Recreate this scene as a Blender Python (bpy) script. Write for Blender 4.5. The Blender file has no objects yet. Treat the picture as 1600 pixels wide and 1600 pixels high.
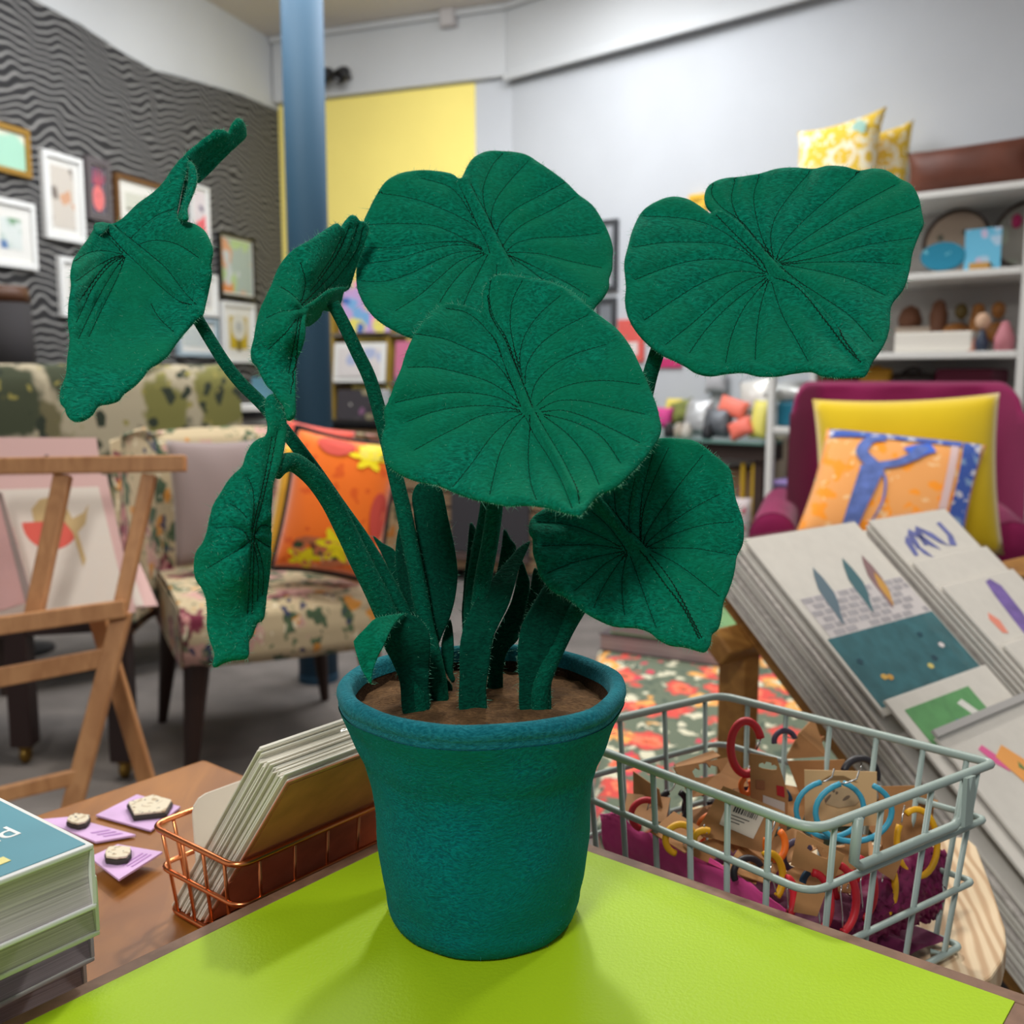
import bpy, bmesh, math, random
import numpy as np
from mathutils import Vector, Matrix
from mathutils.geometry import delaunay_2d_cdt
random.seed(7); RNG = np.random.default_rng(7)
SC = bpy.context.scene
COL = SC.collection

# ------------------------------------------------------------------ camera
CAM = np.array([0.0, 0.0, 1.08]); PITCH = math.radians(7.5)
F = np.array([0, math.cos(PITCH), -math.sin(PITCH)])
U = np.array([0, math.sin(PITCH), math.cos(PITCH)])
R_ = np.array([1.0, 0, 0])
cd = bpy.data.cameras.new('camera'); co = bpy.data.objects.new('camera', cd); COL.objects.link(co)
co.location = CAM; co.rotation_euler = (math.pi/2 - PITCH, 0, 0)
cd.sensor_width = 36; cd.sensor_height = 36; cd.lens = 36; cd.clip_start = 0.01; cd.clip_end = 60
cd.dof.use_dof = True; cd.dof.focus_distance = 0.60; cd.dof.aperture_fstop = 9.0
SC.camera = co

# ------------------------------------------------------------------ world, lights, exposure
w = bpy.data.worlds.new('world'); SC.world = w; w.use_nodes = True
w.node_tree.nodes['Background'].inputs[0].default_value = (0.93, 0.96, 1.0, 1)
w.node_tree.nodes['Background'].inputs[1].default_value = 0.27
def area(name, loc, target, sx, sy, power, color=(1, .95, .88)):
    l = bpy.data.lights.new(name, 'AREA'); l.shape = 'RECTANGLE'; l.size = sx; l.size_y = sy
    l.energy = power; l.color = color
    o = bpy.data.objects.new(name, l); COL.objects.link(o); o.location = loc
    o.rotation_euler = (Vector(target) - Vector(loc)).to_track_quat('-Z', 'Y').to_euler()
    return o
area('lamp_behind_plant', (0.05, 2.3, 2.75), (0, .6, .8), .16, .16, 30)
area('lamp_back_right', (1.3, 1.7, 2.75), (0, .6, .8), .2, .2, 15)
area('lamp_over_table', (-0.5, -0.75, 2.45), (0, .62, .9), .45, .45, 29, (1, .97, .93))
area('lamp_room_centre', (-.35, 3.9, 2.9), (-.5, 4.2, 0), 2.2, 1.2, 76, (.97, .98, 1))
area('fill_back_wall', (-.75, 4.55, 2.85), (-.6, 6.0, 1.5), .8, .3, 5.5, (1, .98, .94))  # unseen fill light, added to brighten the back wall
area('lamp_room_left', (-1.3, 2.6, 2.85), (-1.4, 3.0, 0), 1.0, .5, 22, (1, .93, .84))
area('lamp_room_right', (1.25, 2.2, 2.85), (1.3, 2.5, 0), .8, .5, 8, (1, .95, .88))
SC.view_settings.view_transform = 'Standard'; SC.view_settings.look = 'None'
SC.view_settings.gamma = 1; SC.view_settings.use_curve_mapping = False
SC.view_settings.exposure = 0.0
SC.cycles.max_bounces = 8; SC.cycles.transparent_max_bounces = 16

# ------------------------------------------------------------------ helpers: points
def ray(px, py): return F + (px-800)/1600*R_ - (py-800)/1600*U
def P(px, py, d): return CAM + d*ray(px, py)
def G(px, py, z):
    v = ray(px, py); return CAM + (z-CAM[2])/v[2]*v
def plane_hit(px, py, p0, n):
    v = ray(px, py); return CAM + ((np.array(p0)-CAM)@n)/(v@n)*v
def crop(x0, y0, s, pts): return [(x0+a/s, y0+b/s) for a, b in pts]
def V(*a): return np.array(a, float)
def unit(v): v = np.array(v, float); return v/np.linalg.norm(v)
def lin(c):
    return tuple(((v/255)/12.92 if v/255 <= .04045 else ((v/255+.055)/1.055)**2.4) for v in c)

# ------------------------------------------------------------------ helpers: materials
def newmat(name):
    m = bpy.data.materials.new(name); m.use_nodes = True
    return m, m.node_tree, m.node_tree.nodes['Principled BSDF']
def N(nt, t, **kw):
    n = nt.nodes.new(t)
    for k, v in kw.items():
        if k in n.inputs: n.inputs[k].default_value = v
        else: setattr(n, k, v)
    return n
def mixc(nt, fac, a, b):
    n = nt.nodes.new('ShaderNodeMix'); n.data_type = 'RGBA'
    for s, v in ((0, fac), (6, a), (7, b)):
        if hasattr(v, 'is_output'): nt.links.new(v, n.inputs[s])
        elif isinstance(v, (int, float)): n.inputs[s].default_value = v
        else: n.inputs[s].default_value = (*v[:3], 1)
    return n.outputs[2]
def math_(nt, op, a, b=0.0, clamp=False):
    n = nt.nodes.new('ShaderNodeMath'); n.operation = op; n.use_clamp = clamp
    for i, v in enumerate((a, b)):
        if hasattr(v, 'is_output'): nt.links.new(v, n.inputs[i])
        else: n.inputs[i].default_value = v
    return n.outputs[0]
def mapr(nt, v, a, b, c=0.0, d=1.0):
    n = nt.nodes.new('ShaderNodeMapRange'); nt.links.new(v, n.inputs[0])
    for i, x in enumerate((a, b, c, d)): n.inputs[i+1].default_value = x
    return n.outputs[0]
def M(name, col, rough=.6, spec=.4, metal=0, var=None, bump=None, sheen=0, coat=0, grain=None):
    m, nt, b = newmat(name); c = lin(col)
    b.inputs['Base Color'].default_value = (*c, 1); b.inputs['Roughness'].default_value = rough
    b.inputs['Specular IOR Level'].default_value = spec; b.inputs['Metallic'].default_value = metal
    b.inputs['Sheen Weight'].default_value = sheen; b.inputs['Coat Weight'].default_value = coat
    tc = N(nt, 'ShaderNodeTexCoord')
    if var:
        n = N(nt, 'ShaderNodeTexNoise', Scale=var[0], Detail=5); nt.links.new(tc.outputs['Object'], n.inputs[0])
        f = mapr(nt, n.outputs[0], .3, .7)
        nt.links.new(mixc(nt, f, [x*(1-var[1]) for x in c], [min(1, x*(1+var[1])) for x in c]), b.inputs['Base Color'])
    if grain:   # (direction scale vector, second colour)
        mp = N(nt, 'ShaderNodeMapping'); mp.inputs['Scale'].default_value = grain[0]; nt.links.new(tc.outputs['Object'], mp.inputs[0])
        n = N(nt, 'ShaderNodeTexNoise', Scale=1.0, Detail=6, Distortion=.6); nt.links.new(mp.outputs[0], n.inputs[0])
        nt.links.new(mixc(nt, mapr(nt, n.outputs[0], .35, .65), c, lin(grain[1])), b.inputs['Base Color'])
    if bump:
        n = N(nt, 'ShaderNodeTexNoise', Scale=bump[0], Detail=4); nt.links.new(tc.outputs['Object'], n.inputs[0])
        bp = N(nt, 'ShaderNodeBump', Strength=bump[1], Distance=bump[2] if len(bump) > 2 else .001)
        nt.links.new(n.outputs[0], bp.inputs['Height']); nt.links.new(bp.outputs[0], b.inputs['Normal'])
    return m
def motif(name, base, layers, rough=.85, warp=(14, .03), bump=None, scale=(1, 1, 1), sheen=.1):
    """cloth or print: voronoi blots; each layer = colour, scale, size, share of cells, seed offset, ring inner size"""
    m, nt, b = newmat(name); b.inputs['Roughness'].default_value = rough
    b.inputs['Specular IOR Level'].default_value = .25; b.inputs['Sheen Weight'].default_value = sheen
    tc = N(nt, 'ShaderNodeTexCoord'); mp = N(nt, 'ShaderNodeMapping'); mp.inputs['Scale'].default_value = scale
    nt.links.new(tc.outputs['Object'], mp.inputs[0])
    n = N(nt, 'ShaderNodeTexNoise', Scale=warp[0], Detail=3); nt.links.new(mp.outputs[0], n.inputs[0])
    vs = N(nt, 'ShaderNodeVectorMath', operation='SCALE'); sub = N(nt, 'ShaderNodeVectorMath', operation='SUBTRACT')
    sub.inputs[1].default_value = (.5, .5, .5); nt.links.new(n.outputs[1], sub.inputs[0]); nt.links.new(sub.outputs[0], vs.inputs[0])
    vs.inputs['Scale'].default_value = warp[1]*2
    ad = N(nt, 'ShaderNodeVectorMath', operation='ADD'); nt.links.new(mp.outputs[0], ad.inputs[0]); nt.links.new(vs.outputs[0], ad.inputs[1])
    out = lin(base)
    for col, sc, size, share, seed, *ring in layers:
        of = N(nt, 'ShaderNodeVectorMath', operation='ADD'); of.inputs[1].default_value = (seed*.37, seed*.61, seed*.83)
        nt.links.new(ad.outputs[0], of.inputs[0])
        v = N(nt, 'ShaderNodeTexVoronoi', Scale=sc); nt.links.new(of.outputs[0], v.inputs['Vector'])
        f = mapr(nt, v.outputs['Distance'], size, size*.86)
        if ring: f = math_(nt, 'MULTIPLY', f, mapr(nt, v.outputs['Distance'], ring[0]*.85, ring[0]))
        sx = N(nt, 'ShaderNodeSeparateColor'); nt.links.new(v.outputs['Color'], sx.inputs[0])
        f = math_(nt, 'MULTIPLY', f, math_(nt, 'LESS_THAN', sx.outputs[0], share))
        out = mixc(nt, f, out, lin(col))
    nt.links.new(out, b.inputs['Base Color']) if hasattr(out, 'is_output') else None
    if not hasattr(out, 'is_output'): b.inputs['Base Color'].default_value = (*out, 1)
    if bump:
        n2 = N(nt, 'ShaderNodeTexNoise', Scale=bump[0], Detail=3); nt.links.new(tc.outputs['Object'], n2.inputs[0])
        bp = N(nt, 'ShaderNodeBump', Strength=bump[1], Distance=.002)
        nt.links.new(n2.outputs[0], bp.inputs['Height']); nt.links.new(bp.outputs[0], b.inputs['Normal'])
    return m
def felt(name, c1, c2, c3=None, big=30, sheen=.25, tint=(70, 160, 120)):
    m, nt, b = newmat(name); b.inputs['Roughness'].default_value = .95; b.inputs['Specular IOR Level'].default_value = .08
    b.inputs['Sheen Weight'].default_value = sheen; b.inputs['Sheen Roughness'].default_value = .5
    b.inputs['Sheen Tint'].default_value = (*lin(tint), 1)
    tc = N(nt, 'ShaderNodeTexCoord')
    wn = N(nt, 'ShaderNodeTexNoise', Scale=45, Detail=2); nt.links.new(tc.outputs['Object'], wn.inputs[0])
    wv = N(nt, 'ShaderNodeVectorMath', operation='SCALE'); wv.inputs['Scale'].default_value = .012; nt.links.new(wn.outputs[1], wv.inputs[0])
    ad = N(nt, 'ShaderNodeVectorMath', operation='ADD'); nt.links.new(tc.outputs['Object'], ad.inputs[0]); nt.links.new(wv.outputs[0], ad.inputs[1])
    mp = N(nt, 'ShaderNodeMapping'); mp.inputs['Scale'].default_value = (300, 760, 760); mp.inputs['Rotation'].default_value = (.3, .25, .4)
    nt.links.new(ad.outputs[0], mp.inputs[0])
    n1 = N(nt, 'ShaderNodeTexNoise', Scale=1, Detail=4, Roughness=.65); nt.links.new(mp.outputs[0], n1.inputs[0])
    n2 = N(nt, 'ShaderNodeTexNoise', Scale=big, Detail=3); nt.links.new(tc.outputs['Object'], n2.inputs[0])
    c = mixc(nt, mapr(nt, n1.outputs[0], .38, .64), lin(c1), lin(c2))
    if c3: c = mixc(nt, mapr(nt, n2.outputs[0], .38, .64, 0, .75), c, lin(c3))
    nt.links.new(c, b.inputs['Base Color'])
    bp = N(nt, 'ShaderNodeBump', Strength=.8, Distance=.0014); nt.links.new(n1.outputs[0], bp.inputs['Height'])
    nt.links.new(bp.outputs[0], b.inputs['Normal'])
    return m
def film(name, gloss=.12, rough=.08, bump=(60, .5)):
    m, nt, b = newmat(name); nt.nodes.remove(b); out = nt.nodes['Material Output']
    t = N(nt, 'ShaderNodeBsdfTransparent'); g = N(nt, 'ShaderNodeBsdfGlossy', Roughness=rough)
    lw = N(nt, 'ShaderNodeLayerWeight', Blend=.5)
    f = math_(nt, 'ADD', math_(nt, 'MULTIPLY', math_(nt, 'POWER', lw.outputs['Facing'], 4.0), .45), gloss*.18)
    tc = N(nt, 'ShaderNodeTexCoord'); n = N(nt, 'ShaderNodeTexNoise', Scale=bump[0], Detail=2); nt.links.new(tc.outputs['Object'], n.inputs[0])
    bp = N(nt, 'ShaderNodeBump', Strength=bump[1], Distance=.004); nt.links.new(n.outputs[0], bp.inputs['Height'])
    nt.links.new(bp.outputs[0], g.inputs['Normal'])
    mx = N(nt, 'ShaderNodeMixShader'); nt.links.new(f, mx.inputs[0]); nt.links.new(t.outputs[0], mx.inputs[1]); nt.links.new(g.outputs[0], mx.inputs[2])
    nt.links.new(mx.outputs[0], out.inputs[0]); return m

# ------------------------------------------------------------------ helpers: objects
OFF = {}
def thing(name, label, cat, loc=(0, 0, 0), group=None):
    o = bpy.data.objects.new(name, None); COL.objects.link(o); o.location = loc; o.empty_display_size = .05
    o['label'] = label; o['category'] = cat
    if group: o['group'] = group
    OFF[o.name] = np.array(loc, float); return o
def tag(o, label=None, cat=None, group=None, kind=None):
    for k, v in (('label', label), ('category', cat), ('group', group), ('kind', kind)):
        if v: o[k] = v
    return o
def link(name, verts, faces, mat, parent=None, smooth=False, bevel=0, seg=2, origin=None):
    off = OFF[parent.name] if parent else (np.array(origin, float) if origin is not None else np.zeros(3))
    me = bpy.data.meshes.new(name)
    me.from_pydata([tuple(np.array(v)-off) for v in verts], [], faces); me.validate(); me.update()
    o = bpy.data.objects.new(name, me); COL.objects.link(o)
    if parent: o.parent = parent
    else: o.location = off
    OFF[o.name] = off
    me.materials.append(mat)
    if smooth: me.polygons.foreach_set('use_smooth', [True]*len(me.polygons))
    if bevel:
        b = o.modifiers.new('bevel', 'BEVEL'); b.width = bevel; b.segments = seg; b.limit_method = 'ANGLE'; b.angle_limit = math.radians(40)
        b.harden_normals = False
    return o
class MB:
    def __init__(s): s.v = []; s.f = []
    def add(s, v, f):
        k = len(s.v); s.v += [np.array(x, float) for x in v]; s.f += [tuple(i+k for i in q) for q in f]; return s
    def box(s, c, a, b, h):
        c, a, b, h = (np.array(x, float) for x in (c, a, b, h))
        v = [c+i*a+j*b+k*h for k in (-1, 1) for j in (-1, 1) for i in (-1, 1)]
        if np.cross(a, b) @ h < 0: v = [c+i*a+j*b+k*h for k in (1, -1) for j in (-1, 1) for i in (-1, 1)]
        return s.add(v, [(0, 2, 3, 1), (4, 5, 7, 6), (0, 1, 5, 4), (2, 6, 7, 3), (0, 4, 6, 2), (1, 3, 7, 5)])
    def abox(s, x0, x1, y0, y1, z0, z1):
        return s.box(((x0+x1)/2, (y0+y1)/2, (z0+z1)/2), ((x1-x0)/2, 0, 0), (0, (y1-y0)/2, 0), (0, 0, (z1-z0)/2))
    def prism(s, poly, d):
        n = len(poly); d = np.array(d, float); q = [np.array(p, float) for p in poly]
        nn = sum((np.cross(q[i]-q[0], q[(i+1) % n]-q[0]) for i in range(n)), np.zeros(3))
        if nn @ d < 0: q = q[::-1]
        return s.add(q+[p+d for p in q], [tuple(range(n))[::-1], tuple(range(n, 2*n))]+[(i, (i+1) % n, n+(i+1) % n, n+i) for i in range(n)])
    def bar(s, a, b, wd, hd):   # square bar a->b, half sizes as vectors
        a, b = np.array(a, float), np.array(b, float)
        return s.box((a+b)/2, (b-a)/2, wd, hd)
    def tube(s, pts, r, n=8, closed=False, cap=True, flat=None):
        pts = [np.array(p, float) for p in pts]; m = len(pts)
        rs = r if hasattr(r, '__len__') else [r]*m
        T = [unit(pts[(i+1) % m if closed else min(i+1, m-1)]-pts[(i-1) % m if closed else max(i-1, 0)]) for i in range(m)]
        ref = V(0, 0, 1) if abs(T[0][2]) < .9 else V(1, 0, 0)
        x = unit(np.cross(T[0], ref)); vs = []
        for i in range(m):
            x = unit(x-(x@T[i])*T[i]); y = np.cross(T[i], x)
            for k in range(n):
                a = 2*math.pi*k/n; vs.append(pts[i]+rs[i]*(math.cos(a)*x+math.sin(a)*y))
        fs = []
        for i in range(m if closed else m-1):
            j = (i+1) % m
            for k in range(n): fs.append((i*n+k, i*n+(k+1) % n, j*n+(k+1) % n, j*n+k))
        if cap and not closed: fs += [tuple(range(n))[::-1], tuple((m-1)*n+k for k in range(n))]
        return s.add(vs, fs)
    def lathe(s, prof, c=(0, 0, 0), n=40, ax=None):
        """prof: (r, z) from bottom to top"""
        c = np.array(c, float); X, Y, Z = ax if ax else (V(1, 0, 0), V(0, 1, 0), V(0, 0, 1)); vs = []; fs = []; m = len(prof)
        for r, z in prof:
            for k in range(n):
                a = 2*math.pi*k/n; vs.append(c+r*math.cos(a)*X+r*math.sin(a)*Y+z*Z)
        for i in range(m-1):
            for k in range(n): fs.append((i*n+k, i*n+(k+1) % n, (i+1)*n+(k+1) % n, (i+1)*n+k))
        if prof[0][0] > 1e-6: fs.append(tuple(range(n))[::-1])
        if prof[-1][0] > 1e-6: fs.append(tuple((m-1)*n+k for k in range(n)))
        return s.add(vs, fs)
    def ball(s, c, rx, ry, rz, n=16, m=10, jit=0):
        vs = []; fs = []; c = np.array(c, float)
        for i in range(m+1):
            t = math.pi*i/m
            for k in range(n):
                a = 2*math.pi*k/n; q = 1+jit*random.uniform(-1, 1)
                vs.append(c+V(rx*math.sin(t)*math.cos(a), ry*math.sin(t)*math.sin(a), -rz*math.cos(t))*q)
        for i in range(m):
            for k in range(n): fs.append((i*n+k, i*n+(k+1) % n, (i+1)*n+(k+1) % n, (i+1)*n+k))
        return s.add(vs, fs)
    def build(s, name, mat, parent=None, **k): return link(name, s.v, s.f, mat, parent, **k)
def arc(c, x, y, r, a0, a1, n=24):
    return [np.array(c)+r*(math.cos(math.radians(a0+(a1-a0)*i/n))*np.array(x)+math.sin(math.radians(a0+(a1-a0)*i/n))*np.array(y)) for i in range(n+1)]
def smooth_path(pts, step=None, n=None, closed=False):
    """Catmull-Rom through pts (any dimension)"""
    p = np.array(pts, float); m = len(p); out = []
    segs = m if closed else m-1
    for i in range(segs):
        if closed: a, b, c, d = p[(i-1) % m], p[i], p[(i+1) % m], p[(i+2) % m]
        else: a, b, c, d = p[max(i-1, 0)], p[i], p[i+1], p[min(i+2, m-1)]
        k = n or max(1, int(np.ceil(np.linalg.norm((c-b)[:2])/step)))
        for j in range(k):
            t = j/k
            out.append(.5*((2*b)+(-a+c)*t+(2*a-5*b+4*c-d)*t*t+(-a+3*b-3*c+d)*t**3))
    if not closed: out.append(p[-1])
    return np.array(out)
def grid_obj(name, fn, nu, nv, mat, parent=None, cu=False, **k):
    vs = [fn(i/nu, j/nv) for j in range(nv+1) for i in range(nu+(0 if cu else 1))]; w_ = nu if cu else nu+1
    fs = [(j*w_+i, j*w_+(i+1) % w_, (j+1)*w_+(i+1) % w_, (j+1)*w_+i) for j in range(nv) for i in range(nu)]
    return link(name, vs, fs, mat, parent, smooth=True, **k)
def cushion(name, mat, parent, c, ax, ay, th, n=22, pinch=.10, soft=2.2):
    """pillow: centre c, half-axes ax, ay (vectors), thickness th along their normal"""
    nz = unit(np.cross(ax, ay)); vs = []; fs = []
    def pt(u, v, sgn):
        e = (1-abs(u)**soft)*(1-abs(v)**soft)
        k = 1-pinch*(1-v*v)*abs(u)**2; l = 1-pinch*(1-u*u)*abs(v)**2
        wr = 1+.05*math.sin(9*u+4*v+sgn)*(abs(u)+abs(v))/2
        return np.array(c)+u*k*np.array(ax)+v*l*np.array(ay)+sgn*nz*th/2*(max(e, 0)**.45)*wr
    for sgn in (1, -1):
        k0 = len(vs)
        for j in range(n+1):
            for i in range(n+1): vs.append(pt(-1+2*i/n, -1+2*j/n, sgn))
        for j in range(n):
            for i in range(n):
                q = (k0+j*(n+1)+i, k0+j*(n+1)+i+1, k0+(j+1)*(n+1)+i+1, k0+(j+1)*(n+1)+i)
                fs.append(q if sgn > 0 else q[::-1])
    o = link(name, vs, fs, mat, parent, smooth=True)
    bm = bmesh.new(); bm.from_mesh(o.data); bmesh.ops.remove_doubles(bm, verts=bm.verts, dist=1e-5); bm.to_mesh(o.data); bm.free()
    o.data.polygons.foreach_set('use_smooth', [True]*len(o.data.polygons))
    edge = [pt(-1+2*i/24, -1, 0) for i in range(24)]+[pt(1, -1+2*i/24, 0) for i in range(24)]+[pt(1-2*i/24, 1, 0) for i in range(24)]+[pt(-1, 1-2*i/24, 0) for i in range(24)]
    return o, edge


# ================================================================== SETTING
C0 = V(-1.37, 6.26, 0); EL = unit(V(-.524, -1.685, 0)); NL = V(-EL[1], EL[0], 0); NL = NL if NL[0] > 0 else -NL   # left wall
C1 = V(0, 5.71, 0); EB = unit(C1-C0); NB = V(EB[1], -EB[0], 0)                                                # back wall
ER = unit(V(1.218, -1.135, 0)); NR = V(ER[1], -ER[0], 0)                                                      # right wall
ZB, ZC = 2.66, 3.02
Z = V(0, 0, 1)
def wallbox(p, e, n, s0, s1, z0, z1, t0, t1):
    """box on a wall: along e from s0 to s1, heights z0..z1, from t0 to t1 in front of the wall plane"""
    mb = MB(); a = p+e*s0+n*t0
    return mb.prism([a+Z*z0, a+e*(s1-s0)+Z*z0, a+e*(s1-s0)+Z*z1, a+Z*z1], n*(t1-t0))
m_white = M('white_paint', (192, 196, 201), .75, .2, var=(3, .03), bump=(60, .08))
m_white2 = M('white_bulkhead_paint', (196, 199, 201), .8, .2, var=(2, .03))
m_yellow = M('yellow_paint', (250, 232, 132), .7, .2, var=(3, .03), bump=(60, .08))
def wallpaper():
    m, nt, b = newmat('wavy_line_wallpaper'); b.inputs['Roughness'].default_value = .7; b.inputs['Specular IOR Level'].default_value = .2
    tc = N(nt, 'ShaderNodeTexCoord')
    mp = N(nt, 'ShaderNodeMapping'); mp.inputs['Scale'].default_value = (1.15, 1.15, .8); nt.links.new(tc.outputs['Object'], mp.inputs[0])
    n1 = N(nt, 'ShaderNodeTexNoise', Scale=1.5, Detail=1.0); nt.links.new(mp.outputs[0], n1.inputs[0])
    n2 = N(nt, 'ShaderNodeTexNoise', Scale=5.5, Detail=1); nt.links.new(mp.outputs[0], n2.inputs[0])
    sx = N(nt, 'ShaderNodeSeparateXYZ'); nt.links.new(tc.outputs['Object'], sx.inputs[0])
    ph = math_(nt, 'ADD', math_(nt, 'MULTIPLY', sx.outputs[2], 190.0),
               math_(nt, 'ADD', math_(nt, 'MULTIPLY', n1.outputs[0], 46.0), math_(nt, 'MULTIPLY', n2.outputs[0], 23.0)))
    s = math_(nt, 'SINE', ph)
    f = mapr(nt, s, .62, 1.0)
    sh = mapr(nt, s, -1, .4)
    c = mixc(nt, sh, lin((32, 32, 34)), lin((72, 72, 74)))
    c = mixc(nt, math_(nt, 'MULTIPLY', f, .8), c, lin((160, 159, 156)))
    nt.links.new(c, b.inputs['Base Color']); return m
m_paper = wallpaper()
m_floor = M('grey_carpet', (116, 110, 106), .95, .1, var=(6, .22), bump=(220, .5, .004), sheen=.2)
def struct(o): o['kind'] = 'structure'; return o
fl = struct(MB().prism([V(-4, -2, -.06), V(5, -2, -.06), V(5, 7.5, -.06), V(-4, 7.5, -.06)], V(0, 0, .06)).build('floor', m_floor))
struct(MB().prism([V(-3.4, -.5, ZC), V(4.6, -.5, ZC), V(4.6, 7.2, ZC), V(-3.4, 7.2, ZC)], V(0, 0, .1)).build('ceiling', M('ceiling_paint', (208, 202, 196), .85, .1)))
wl = struct(wallbox(C0, EL, NL, -.10, 5.2, 0, ZC, -.12, -.012).build('wall_left', m_white2))
top_px = [(431, 171), (375, 147), (300, 125), (240, 109), (195, 84), (124, 37), (56, 1), (0, -40), (-60, -90)]
tp = [plane_hit(x, y, C0, NL) for x, y in top_px]; tp[0] = C0+Z*tp[0][2]
tp.append(C0+EL*5.2+Z*tp[-1][2])
MB().prism([C0, *tp, C0+EL*5.2], -NL*.0115).build('wallpaper', m_paper, wl)
wb = struct(wallbox(C0, EB, NB, -.1, 1.476, 0, ZC, -.12, 0).build('wall_back', m_white))
wallbox(C0, EB, NB, .004, 1.262, 0, ZB-.005, 0, .006).build('yellow_panel', m_yellow, wb)
wr = struct(wallbox(C1, ER, NR, -.02, 5.2, 0, ZC, -.12, 0).build('wall_right', m_white))
struct(wallbox(C0, EB, NB, .0, 1.46, ZB, ZC, .001, .05).build('trim_1', m_white2, bevel=.006))
struct(wallbox(C1, ER, NR, .0, 5.2, ZB, ZC, .001, .05).build('trim_2', m_white2, bevel=.006))
struct(wallbox(C0, EB, NB, 0, 1.47, ZC-.035, ZC-.001, .051, .085).build('trim_3', m_white2, bevel=.008))
struct(wallbox(C1, ER, NR, 0, 5.2, ZC-.035, ZC-.001, .051, .085).build('trim_4', m_white2, bevel=.008))
struct(wallbox(C1, ER, NR, .0, 5.2, ZB-.03, ZB+.012, .051, .075).build('trim_5', m_white2, bevel=.006))
m_skirt = M('skirting_paint', (190, 188, 184), .6)
for nm, (p, e, n, l) in {'baseboard_left': (C0, EL, NL, 5.2), 'baseboard_back': (C0, EB, NB, 1.47), 'baseboard_right': (C1, ER, NR, 5.2)}.items():
    struct(wallbox(p, e, n, .01, l, .0, .12, .007, .02).build(nm, m_skirt))
# blue steel column with floor plate
cb = P(489, 700, 3.58)
t = thing('steel_column', 'round steel-blue painted column rising from floor to ceiling', 'column', (cb[0], cb[1], 0))
m_blue = M('blue_gloss_paint', (48, 82, 106), .62, .3, var=(5, .05))
MB().lathe([(.0695, .03), (.0695, ZC-.001)], (cb[0], cb[1], 0), 40).build('shaft', m_blue, t, smooth=True)
MB().lathe([(.0715, .0005), (.0715, .026), (.0705, .03), (.0695, .03)], (cb[0], cb[1], 0), 40).build('base_collar', m_blue, t)
# small grey box on the bulkhead, two black spotlights
q = plane_hit(704, 30, C0+NB*.05, NB)
t = thing('junction_box', 'small pale grey square box on the white bulkhead above yellow panel', 'electrical box', q)
MB().box(q+NB*.025, EB*.045, NB*.025, Z*.05).build('casing', M('grey_plastic', (176, 172, 172), .5), t, bevel=.006)
MB().box(q+NB*.053, EB*.035, NB*.003, Z*.04).build('cover', M('grey_plastic_light', (190, 187, 187), .5), t, bevel=.002)
m_black = M('black_metal', (24, 24, 26), .4, .5)
for i, (px, py, lab) in enumerate(((522, 124, 'black round spotlight half hidden by the blue column'), (547, 122, 'black round spotlight in full view, a little off the blue column'))):
    q = plane_hit(px, py, C0+NB*.05, NB)
    t = thing('spotlight', lab, 'lamp', q, 'black spotlights above the yellow panel')
    ax = unit(NB*.8+V(0, 0, -.5)); x = unit(np.cross(ax, Z)); y = np.cross(ax, x)
    MB().tube([q, q+NB*.06], .012, 10).build('bracket', m_black, t)
    MB().lathe([(.012, -.05), (.03, -.045), (.036, -.02), (.038, .05), (.033, .05), (.031, .03), (0, .03)], q+NB*.085, 20, (x, y, ax)).build('head', m_black, t, smooth=True)

# ------------------------------------------------------------------ picture frames
def frame(name, label, p, e, n, s0, s1, z0, z1, fcol, art, mount=.04, bw=.022, th=.022, group='framed prints on the wallpaper', cat='picture frame', standoff=.002):
    base = p+e*s0+Z*z0
    t = thing(name, label, cat, base+n*standoff, group)
    mb = MB()
    W_, H_ = s1-s0, z1-z0
    for a, b, c, d in ((0, W_, 0, bw), (0, W_, H_-bw, H_), (0, bw, bw, H_-bw), (W_-bw, W_, bw, H_-bw)):
        q = base+n*standoff
        mb.prism([q+e*a+Z*c, q+e*b+Z*c, q+e*b+Z*d, q+e*a+Z*d], n*th)
    mb.build('frame', fcol, t)
    q = base+n*standoff
    def panel(nm, m, ins, d0, d1):
        return MB().prism([q+e*ins+Z*ins+n*d0, q+e*(W_-ins)+Z*ins+n*d0, q+e*(W_-ins)+Z*(H_-ins)+n*d0, q+e*ins+Z*(H_-ins)+n*d0], n*(d1-d0)).build(nm, m, t)
    panel('mount', m_mount, bw, 0, .010)
    pr = panel('print', art, bw+mount, .0101, .0115)
    panel('glazing', m_glaze, bw+.0005, .0135, .0145)
    return t, q, W_, H_
m_mount = M('mount_board', (226, 226, 222), .8, .1)
m_glaze = film('picture_glass', .13, .02, (3, 0))
fr_white = M('white_frame', (224, 226, 226), .5); fr_gold = M('gold_frame', (176, 136, 62), .35, .5, .6); fr_brown = M('brown_wood_frame', (104, 70, 38), .5)
fr_grey = M('grey_frame', (92, 86, 90), .5); fr_black = M('black_frame', (30, 30, 32), .4)
def sz(px, py, p, e, n):
    h = plane_hit(px, py, p, n); return (h-p)@e, h[2]
def wframe(name, label, x0, x1, ytl, ybl_, fcol, art, p=C0, e=EL, n=NL, **k):
    """corner pixels: left x0 with top ytl, bottom ybl"""
    a, z1 = sz(x0, ytl, p, e, n); _, z0 = sz(x0, ybl_, p, e, n); b, _ = sz(x1, (ytl+ybl_)/2, p, e, n)
    return frame(name, label, p, e, n, min(a, b), max(a, b), z0, z1, fcol, art, **k)
wframe('picture_frame', 'gold framed mint green abstract print at the edge of the wallpaper', 39, -75, 205, 279, fr_gold,
       motif('art_mint', (222, 224, 204), [((164, 212, 190), 2.6, .36, .95, 1)], warp=(4, .08)), mount=.0)
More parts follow.
